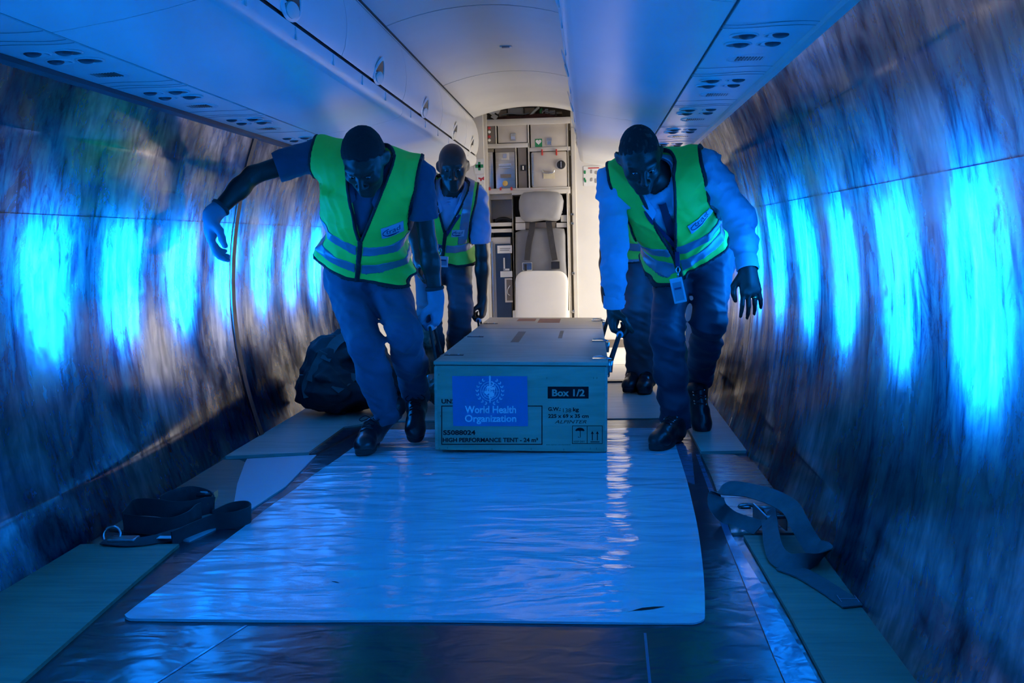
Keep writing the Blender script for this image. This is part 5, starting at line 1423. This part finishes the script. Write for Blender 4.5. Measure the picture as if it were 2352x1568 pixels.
# staff and serpent
st_ = [(-.0022, -er*1.25), (.0022, -er*1.25), (.0032, er*1.25), (.0042, er*1.55), (0, er*1.72), (-.0042, er*1.55), (-.0032, er*1.25)]
mark('staff_print', [(ec[0]+x, ec[1]+z) for x, z in st_], [tuple(range(7))], 'poster_ink', poster, .0026)
sn = [(ec[0]+er*.42*math.sin(t*9.5+.4)*(1-.55*t)*1.0, ec[1]+er*(1.05-2.1*t)) for t in np.linspace(0, 1, 40)]
V = []; 
for i, (x, z) in enumerate(sn):
    a = sn[max(0, i-1)]; b = sn[min(39, i+1)]; d = np.array((b[0]-a[0], b[1]-a[1])); d /= np.linalg.norm(d); w_ = .0026*(1-.6*i/39); V += [(x-d[1]*w_, z+d[0]*w_), (x+d[1]*w_, z-d[0]*w_)]
mark('serpent_print', V, [(2*k, 2*k+1, 2*k+3, 2*k+2) for k in range(39)], 'poster_ink', poster, .0028)
# laurel branches
for s in (-1, 1):
    for k in range(8):
        a = math.radians(-78+18.5*k); R0 = er*1.36
        bx, bz = ec[0]+s*R0*math.cos(a), ec[1]+R0*math.sin(a)
        for sd in (-1, 1):
            tx = a+math.pi/2-sd*.55; l_ = er*.34; dx, dz = s*math.cos(tx)*l_, math.sin(tx)*l_; nx_, nz_ = -dz*.22, dx*.22
            mark('laurel_leaf', [(bx, bz), (bx+dx*.5+nx_, bz+dz*.5+nz_), (bx+dx, bz+dz), (bx+dx*.5-nx_, bz+dz*.5-nz_)], [(0, 1, 2, 3)], 'poster_ink', poster, .0024)
# nail heads along the edges
nl = random.Random(9)
for px, py in ((1008, 860), (1012, 955), (1010, 1030), (1028, 1028), (1130, 1031), (1220, 1031), (1295, 1032), (1356, 1030), (1370, 1030), (1256, 868), (1363, 868), (1371, 868)):
    a = cf(px, py); mark('nail_mark', [(a[0]-.0012, a[1]-.004), (a[0]+.0008, a[1]-.004), (a[0]+.0012, a[1]+.004), (a[0]-.0008, a[1]+.004)], [(0, 1, 2, 3)], 'ply_brown', fr_)

# ================================================================== cargo straps
mat('webbing_black', (.020, .021, .024), .75, bscale=220, bstr=.35, bdist=.001, nscale=30, namp=.2)
mat('webbing_grey_green', (.075, .095, .10), .75, bscale=220, bstr=.35, bdist=.001, nscale=30, namp=.15)
mat('brass', (.52, .40, .20), .35, metal=.8, nscale=20, namp=.15); mat('ratchet_steel', (.30, .33, .34), .3, metal=.9, nscale=20, namp=.2)
ls = thing('cargo_strap', 'tangled black webbing strap with ratchet and ring lying by the left wall', 'strap', (-.86, 2.85, .006))
Zf = .012
def P3(px, py, Y): p = onY(px, py, Y); return p
WV = (0.05, .25, 1.0)
loopA = [P3(285, 1192, 2.97), P3(290, 1152, 2.98), P3(345, 1146, 2.99), P3(398, 1165, 2.98), P3(440, 1168, 2.96), P3(470, 1160, 2.98), P3(490, 1150, 3.0), P3(470, 1138, 3.06), P3(420, 1140, 3.1), P3(385, 1152, 3.1)]
def band(pts, width, m, parent, name='webbing', wd=(0, .15, 1)):
    V, Fc = ribbon(smooth_path(pts, 8), width, .0035, wd); return obj(name, V, Fc, m, parent, True, autosmooth=30)
def g3(px, py, z=0.03): return onZ(px, py, z)
band([g3(283, 1195, .035), g3(300, 1180, .04)+np.array((0, .03, .01)), g3(355, 1165, .055), g3(400, 1172, .045), g3(445, 1168, .04), g3(480, 1160, .04), g3(492, 1160, .035), g3(480, 1145, .035), g3(440, 1135, .045), g3(400, 1143, .05), g3(372, 1158, .04)], .055, 'webbing_black', ls)
band([g3(285, 1200, .030), g3(330, 1205, .03), g3(390, 1208, .03), g3(430, 1195, .035), g3(450, 1178, .04), g3(462, 1172, .038)], .052, 'webbing_black', ls)
band([g3(395, 1240, .018), g3(440, 1220, .018), g3(490, 1200, .022), g3(545, 1192, .028), g3(575, 1180, .034), g3(566, 1168, .034), g3(530, 1172, .030), g3(490, 1190, .026)], .05, 'webbing_black', ls)
band([g3(240, 1240, .02), g3(300, 1245, .018), g3(360, 1238, .018), g3(420, 1222, .018)], .045, 'webbing_black', ls, wd=(0, 1, .25))
mb = MB(); c = g3(257, 1228, .03); mb.tube([c+np.array((.026*math.cos(t), .01*math.sin(t), .022*math.sin(t))) for t in np.linspace(0, 2*math.pi, 20)[:-1]], .004, 8, True, True); mb.build('ring', 'bright_metal', ls, True)
mb = MB(); a = g3(250, 1243, .016); b = g3(320, 1238, .016); mb.box((a[0], a[1]-.015, .010), (b[0], a[1]+.03, .026), .004); mb.build('ratchet_body', 'ratchet_steel', ls)
mb = MB(); a = g3(380, 1234, .022); mb.box((a[0]-.022, a[1]-.012, .0225), (a[0]+.022, a[1]+.012, .0235), 0); mb.build('paper_tag', 'white_print', ls)
def plate3(name, pts, t, m, parent):
    P = [np.array(p) for p in pts]; n_ = np.cross(P[1]-P[0], P[2]-P[0]); n_ /= np.linalg.norm(n_); k = len(P)
    return obj(name, [p+n_*t/2 for p in P]+[p-n_*t/2 for p in P], [tuple(range(k)), tuple(range(2*k-1, k-1, -1))]+[(i, (i+1) % k, k+(i+1) % k, k+i) for i in range(k)], m, parent)
plate3('ratchet_side', [g3(476, 1158, .045), g3(492, 1130, .062), g3(500, 1125, .062), g3(500, 1140, .05), g3(490, 1160, .03)], .004, 'brass', ls)
plate3('ratchet_side', [g3(450, 1140, .04), g3(460, 1128, .058), g3(480, 1128, .058), g3(474, 1142, .04)], .004, 'ratchet_steel', ls)
mb = MB(); mb.tube([g3(452, 1136, .05), g3(498, 1136, .05)], .008, 10); mb.build('ratchet_spool', 'black_plastic', ls, True)

rs = thing('cargo_strap', 'looped grey webbing strap with steel ratchet buckle lying by the right wall', 'strap', (.93, 2.75, .006))
band([onZ(1745, 1212, .022), onZ(1700, 1198, .018), onZ(1672, 1186, .02), onZ(1650, 1165, .05)+np.array((0, .0, 0)), onZ(1645, 1140, .075), onZ(1668, 1122, .10), onZ(1715, 1125, .105), onZ(1770, 1140, .11), onZ(1815, 1165, .10), onZ(1835, 1200, .08), onZ(1855, 1235, .05), onZ(1872, 1258, .035), onZ(1890, 1262, .035), onZ(1893, 1276, .030), onZ(1860, 1292, .028), onZ(1815, 1292, .028), onZ(1785, 1275, .03), onZ(1772, 1235, .04), onZ(1768, 1200, .05), onZ(1764, 1175, .055)], .052, 'webbing_grey_green', rs, wd=(.75, .35, .62))
band([onZ(1800, 1300, .016), onZ(1850, 1320, .014), onZ(1900, 1350, .013), onZ(1945, 1380, .013), onZ(1962, 1392, .013)], .056, 'webbing_grey_green', rs, wd=(.8, -.5, 0))
c = onZ(1948, 1374, .0165); 
for d_ in ((.018, .018), (.018, -.018)):
    mb = MB(); mb.box((c[0]-.02, c[1]-.0012, .0162), (c[0]+.02, c[1]+.0012, .0168), 0); mb.build('stitching', 'reflective_grey', rs); break
mb = MB()
for dx, dy in ((-.02, 0), (.02, 0)): mb.box((c[0]+dx-.0008, c[1]-.022, .0162), (c[0]+dx+.0008, c[1]+.022, .0168), 0)
mb.build('stitching', 'reflective_grey', rs)
# ratchet frame
ra, rb_ = onZ(1760, 1190, .05), onZ(1806, 1190, .05); up = np.array((0, 0, .05)); bk = np.array((-.02, .10, .0))
for q, nm in ((ra, 'ratchet_side'), (rb_, 'ratchet_side')):
    plate3(nm, [q+np.array((0, -.005, -.035)), q+np.array((0, -.005, .008)), q+bk+np.array((0, 0, .018)), q+bk+np.array((0, .0, -.03))], .005, 'ratchet_steel', rs)
mb = MB(); mb.tube([ra+np.array((0, 0, .004)), rb_+np.array((0, 0, .004))], .006, 8); mb.build('handle_bar', 'ratchet_steel', rs, True)
mb = MB(); mb.tube([ra+bk, rb_+bk], .009, 10); mb.build('ratchet_spool', 'ratchet_steel', rs, True)
mb = MB(); mb.box((ra[0]+.004, ra[1]+.03, ra[2]-.012), (rb_[0]-.004, ra[1]+.085, ra[2]+.004), .003); mb.build('ratchet_pawl', 'black_plastic', rs)
q = onZ(1735, 1165, .05); mb = MB(); mb.tube(smooth_path([q, q+np.array((-.02, -.01, .012)), q+np.array((-.045, .0, .006)), q+np.array((-.04, .02, -.006)), q+np.array((-.01, .03, -.008))], 5), .005, 8); mb.build('hook', 'ratchet_steel', rs, True)

# ================================================================== bags (soft shapes come from the surface-net mesher)
def build_bags():
    mat('bag_black', (.018, .019, .022), .75, nscale=10, namp=.25, bscale=120, bstr=.35, bdist=.002)
    mat('bag_strap', (.075, .085, .085), .75, nscale=20, namp=.15, bscale=200, bstr=.3, bdist=.001)
    bg = thing('duffel_bag', 'large bulging dark duffel bag with straps against the left wall behind the man', 'bag', (-.83, 4.88, .014))
    bf = Field(); I3 = np.eye(3)
    bf.u(ell((-.84, 4.90, .15), I3, (.225, .24, .145)), .03); bf.u(ell((-.62, 4.92, .15), I3, (.16, .22, .14)), .06)
    bf.u(ell((-.86, 4.92, .32), I3, (.135, .18, .13)), .06); bf.u(ell((-.72, 4.95, .33), I3, (.13, .16, .12)), .06)
    w1 = wrinkle(5, .015, 26); w2 = wrinkle(6, .007, 70)
    def post(P, d): return np.maximum(d+w1(P)+w2(P), .016-P[:, 2])
    V, Q = sdf_mesh(bf, (-1.12, 4.6, 0), (-.40, 5.25, .52), .007, post); obj('bag_body', V, Q, 'bag_black', bg, True)
    ff = lambda P: post(P, bf(P)); nrm = (0, -1, .2)
    def surf(x, z): return project(ff, (x, 4.3, z), (0, 1, 0))[0]+np.array((0, -.004, 0))
    for pts, w_ in ((((-.93, .20), (-.905, .27), (-.885, .31), (-.87, .34)), .045), (((-.95, .12), (-.96, .18), (-.93, .24)), .035), (((-.80, .16), (-.72, .22), (-.64, .27)), .05), (((-.86, .30), (-.82, .38), (-.76, .42)), .05)):
        V, Fc = ribbon(smooth_path([surf(*p) for p in pts], 6), w_, .005, (1, 0, -.4)); obj('bag_strap', V, Fc, 'bag_strap', bg, True, autosmooth=30)
    P = surf(-.985, .20); mb = MB(); mb.box((P[0]-.012, P[1]-.012, P[2]-.05), (P[0]+.012, P[1]+.0, P[2]+.03), .004); mb.build('strap_buckle', 'black_plastic', bg)
    # zip along the top
    V, Fc = ribbon(smooth_path([surf(-.97, .37)+np.array((0, -.002, 0)), surf(-.90, .405), surf(-.82, .41), surf(-.72, .405)], 6), .012, .004, (0, 0, 1)); obj('bag_zip', V, Fc, 'bag_strap', bg)
    # camouflage rucksack further back
    t = NT('camouflage_cloth'); p = t.n('ShaderNodeBsdfPrincipled'); p.inputs['Roughness'].default_value = .8
    t.l(t.ramp(t.noise(t.coord((1, 1, 1)), 12, 2, .5, .8), [(.36, (.03, .028, .022)), (.45, (.10, .085, .06)), (.56, (.17, .15, .11)), (.66, (.06, .065, .045))]), p.inputs['Base Color'])
    t.l(t.bump(t.noise(t.coord(), 40, 3), .3, .004), p.inputs['Normal']); t.l(p.outputs[0], t.out.inputs[0]); MATS['camo'] = t.m
    cg = thing('rucksack', 'camouflage rucksack standing beside the crate between the two men on the left', 'bag', (-.47, 5.28, .014))
    cf_ = Field(); cf_.u(ell((-.51, 5.30, .20), I3, (.115, .13, .19)), .03); cf_.u(ell((-.46, 5.27, .36), I3, (.09, .10, .09)), .05); cf_.u(ell((-.48, 5.17, .17), I3, (.075, .06, .10)), .03)
    v1 = wrinkle(15, .010, 26); v2 = wrinkle(16, .005, 60)
    def post2(P, d): return np.maximum(d+v1(P)+v2(P), .016-P[:, 2])
    V, Q = sdf_mesh(cf_, (-.68, 5.04, 0), (-.31, 5.48, .5), .007, post2); obj('bag_body', V, Q, 'camo', cg, True)
    ff2 = lambda P: post2(P, cf_(P))
    for pts in (((-.49, .42), (-.46, .34), (-.45, .26), (-.47, .18)), ((-.56, .36), (-.58, .25), (-.57, .14))):
        V, Fc = ribbon(smooth_path([project(ff2, (x, 4.8, z), (0, 1, 0))[0]+np.array((0, -.004, 0)) for x, z in pts], 6), .03, .005, (1, 0, .1)); obj('bag_strap', V, Fc, 'bag_strap', cg, True, autosmooth=30)
    # crumpled clear plastic film and a coiled tie-down beside it
    t = NT('crumpled_film'); p = t.n('ShaderNodeBsdfPrincipled'); p.inputs['Base Color'].default_value = (.10, .085, .07, 1); p.inputs['Roughness'].default_value = .08; p.inputs['Specular IOR Level'].default_value = 1.0
    t.l(t.bump(t.noise(t.coord(), 30, 3, .5, 1.0), .6, .01), p.inputs['Normal']); t.l(p.outputs[0], t.out.inputs[0]); MATS['film'] = t.m
    pf = Field(); pf.u(ell((-.325, 5.02, .10), I3, (.085, .09, .10)), .02); u1 = wrinkle(25, .016, 40); u2 = wrinkle(26, .008, 95)
    def post3(P, d): return np.maximum(d+u1(P)+u2(P), .010-P[:, 2])
    V, Q = sdf_mesh(pf, (-.46, 4.88, 0), (-.215, 5.16, .25), .006, post3)
    tag(obj('plastic_wrap', V, Q, 'film', None, True, loc=(-.325, 5.02, .01)), 'crumpled shiny plastic wrap heaped on the floor beside the crate', 'plastic wrap')
    # bundle by the open door on the right
    rf = Field(); rf.u(ell((.92, 5.75, .16), I3, (.09, .12, .16)), .02); rf.u(ell((.93, 5.80, .34), I3, (.07, .09, .10)), .05)
    def post4(P, d): return np.maximum(d+v1(P)+v2(P), .014-P[:, 2])
    V, Q = sdf_mesh(rf, (.78, 5.55, 0), (1.06, 6.0, .5), .007, post4)
    tag(obj('cargo_bundle', V, Q, mat('bundle_tan', (.30, .22, .15), .6, nscale=14, namp=.35, bscale=50, bstr=.5, bdist=.006), None, True, loc=(.92, 5.75, .014)), 'brown wrapped bundle on the floor against the right wall by the doorway', 'bundle')
build_bags()
def jp(**k): return {n: onY(*v) for n, v in k.items()}
R_ = math.radians
# ---- front left: dark polo shirt, gloved, left arm down to the crate handle, right arm out for balance
JA = jp(pelvis=(835, 622, 4.30), neck=(850, 392, 3.98), shR=(722, 357, 4.00), elR=(580, 402, 3.93), wrR=(486, 497, 3.82),
        shL=(962, 402, 4.04), elL=(983, 560, 4.12), wrL=(1002, 690, 4.14), hipR=(792, 640, 4.32), knR=(838, 795, 4.02), anR=(893, 955, 4.10),
        hipL=(888, 640, 4.32), knL=(930, 765, 4.05), anL=(955, 905, 4.30))
hA = onY(836, 366, 3.82)
person('man in green vest and dark polo shirt, one gloved arm stretched out sideways', JA, dict(
    head=dict(c=hA, fwd=(-.07, -.56, -.83), up=(-.02, -.82, .56), sc=1.03, jaw=1.1), skin='skin_dark', hair=True, hairline=.050, hairback=-.045,
    trousers='denim', shirt='polo_navy', sleeve='short', slen=.62, girth=1.02, leg=1.0, hem=.025, hemr=.062, seed=3,
    hemt=.085, hemtilt=.0, hemfwd=-.18, vbottom=-.265, vw=.070, vx=.0, armin=-.006, vgap=.024,
    stripes=((-.315, .024, .12), (-.405, .024, .05)), patch=((.085, .165, -.225, -.17, .12, 'trad'),),
    gloves='RL', handR=dict(D=(-.10, .05, -1), N=(.85, .35, -.1), S=(.35, -.9, 0), curl=[(.30, .45, .40), (.38, .5, .45), (.42, .5, .45), (.45, .5, .4)], thumb=(.55, .25), size=1.08),
    handL=dict(D=(.0, .0, -1), N=(-1, .1, 0), S=(-.2, -1, 0), curl=[(1.05, 1.45, 1.0)]*4, thumb=(.9, .5), spread=.0, size=1.05),
    bootR=dict(o=onZ(900, 985, 0)*np.array((1, 0, 0))+np.array((0, 4.115, .010)), fwd=(.01, -1, 0), laces=5, bow=True, shaft=.05),
    bootL=dict(o=np.array((-.335, 4.33, .100)), fwd=(.10, -.88, -.36), laces=5, bow=True, shaft=.05)))
# ---- front right: pale blue shirt, tie, lanyard, right hand on the crate handle
JB = jp(pelvis=(1592, 600, 4.36), neck=(1512, 412, 4.02), shR=(1408, 415, 4.10), elR=(1412, 562, 4.09), wrR=(1410, 705, 4.14),
        shL=(1622, 378, 4.03), elL=(1700, 505, 4.03), wrL=(1718, 618, 3.93), hipR=(1546, 612, 4.36), knR=(1530, 775, 4.10), anR=(1553, 960, 4.16),
        hipL=(1640, 602, 4.36), knL=(1628, 740, 4.18), anL=(1606, 868, 4.48))
hB = onY(1470, 361, 3.90)
person('shaven-headed man in a green vest over a pale blue long-sleeved shirt and tie', JB, dict(
    head=dict(c=hB, fwd=(.10, -.66, -.74), up=(-.06, -.74, .67), sc=1.0, jaw=.94), skin='skin_dark', hair=True, hairline=.052, hairback=-.035,
    trousers='trousers_navy', shirt='shirt_blue', sleeve='long', girth=.98, leg=.96, hem=.045, hemr=.070, seed=8,
    hemt=.15, hemfwd=-.10, vbottom=-.32, vw=.062, vx=-.03, armin=.0, vgap=.022, tie=True, hairthick=.0012,
    stripes=((-.285, .024, .0), (-.365, .024, .0)), patch=((.070, .165, -.205, -.16, .10, 'trad'),),
    lanyard=dict(badge=(-.01, -.29), join=-.285, drop=(.0, -.03, -.075), tilt=-.20, size=(.052, .105)),
    handR=dict(D=(-.05, .0, -1), N=(1, .1, 0), S=(.2, -1, 0), curl=[(1.05, 1.45, 1.0)]*4, thumb=(.9, .5), spread=.0, size=1.08),
    handL=dict(D=(.12, -.12, -1), N=(-.15, 1, -.1), S=(-1, -.1, 0), curl=[(.15, .25, .2), (.22, .3, .25), (.28, .3, .25), (.25, .3, .25)], thumb=(.2, .1), spread=.055, size=1.08, ring=True),
    bootR=dict(o=np.array((.800, 4.145, .008)), fwd=(-.46, -.89, 0), laces=4, eyelets=True, shaft=.0),
    bootL=dict(o=np.array((.915, 4.50, .135)), fwd=(.06, -.70, -.62), up=(0, -.5, .8), laces=4, eyelets=True, shaft=.0)))
# ---- behind on the left
JC = jp(pelvis=(1018, 592, 5.78), neck=(1036, 440, 5.56), shR=(972, 430, 5.58), elR=(952, 520, 5.55), wrR=(962, 600, 5.45),
        shL=(1096, 452, 5.62), elL=(1107, 585, 5.66), wrL=(1108, 690, 5.70), hipR=(985, 600, 5.80), knR=(985, 725, 5.52), anR=(1004, 858, 5.72),
        hipL=(1052, 604, 5.80), knL=(1058, 705, 5.60), anL=(1048, 862, 5.80))
hC = onY(1040, 382, 5.46)
person('bald man in a yellow-green vest with a lanyard, behind on the left of the crate', JC, dict(
    head=dict(c=hC, fwd=(.10, -.92, -.36), up=(.02, -.36, .93), sc=1.0), skin='skin_brown', hair=False,
    trousers='trousers_grey', shirt='shirt_blue_dark', sleeve='short', slen=.80, girth=.96, leg=.98, hem=.05, hemr=.07, seed=14,
    hemt=.08, hemfwd=-.1, vbottom=-.20, vw=.075, vx=.0, armin=.0, vgap=.018, stripes=((-.295, .024, .0),), vstripes=((.10, .026, -.27), (-.115, .026, -.27)),
    patch=((.035, .105, -.215, -.17, .0, 'trad'),), lanyard=dict(badge=(-.02, -.27), join=-.27, drop=(0, -.02, -.03), tilt=.08, size=(.085, .062)),
    handR=dict(D=(.1, -.4, -1), N=(1, 0, 0), S=(0, -1, 0), curl=[(.5, .6, .5)]*4),
    handL=dict(D=(0, 0, -1), N=(-1, .1, 0), S=(-.2, -1, 0), curl=[(1.05, 1.45, 1.0)]*4, thumb=(.9, .5), spread=.0, size=1.05),
    bootR=dict(o=np.array((-.455, 5.76, .014)), fwd=(.05, -1, 0), laces=3), bootL=dict(o=np.array((-.325, 5.84, .014)), fwd=(.05, -1, 0), laces=3)), H=.0075)
# ---- behind on the right, mostly hidden
JD = jp(pelvis=(1492, 592, 5.72), neck=(1478, 440, 5.58), shR=(1408, 452, 5.62), elR=(1393, 575, 5.58), wrR=(1392, 668, 5.62),
        shL=(1545, 445, 5.64), elL=(1575, 540, 5.70), wrL=(1560, 610, 5.62), hipR=(1462, 602, 5.74), knR=(1455, 715, 5.52), anR=(1466, 855, 5.62),
        hipL=(1518, 602, 5.74), knL=(1498, 715, 5.52), anL=(1492, 860, 5.58))
hD = onY(1472, 395, 5.50)
person('man in dark clothes and yellow vest, mostly hidden behind the pale blue shirt', JD, dict(
    head=dict(c=hD, fwd=(-.05, -.85, -.5), up=(0, -.5, .85), sc=.98), skin='skin_brown', hair=True,
    trousers='trousers_grey', shirt='dark_shirt', sleeve='short', slen=.35, girth=.96, leg=.98, hem=.04, hemr=.072, seed=21,
    hemt=.05, hemfwd=-.1, vbottom=-.2, vgap=.018, armin=.02, stripes=((-.28, .024, 0), (-.37, .024, 0)),
    handR=dict(D=(0, 0, -1), N=(1, .1, 0), S=(.2, -1, 0), curl=[(1.05, 1.45, 1.0)]*4, thumb=(.9, .5), spread=.0, size=1.05),
    handL=dict(D=(0, -.2, -1), N=(-1, 0, 0), S=(0, -1, 0), curl=[(.5, .6, .5)]*4),
    bootR=dict(o=onZ(1462, 890, .012)*np.array((1, 0, 0))+np.array((0, 5.66, .012)), fwd=(-.25, -1, 0), laces=4), bootL=dict(o=np.array((.765, 5.60, .012)), fwd=(-.18, -1, 0), laces=4)), H=.0075)
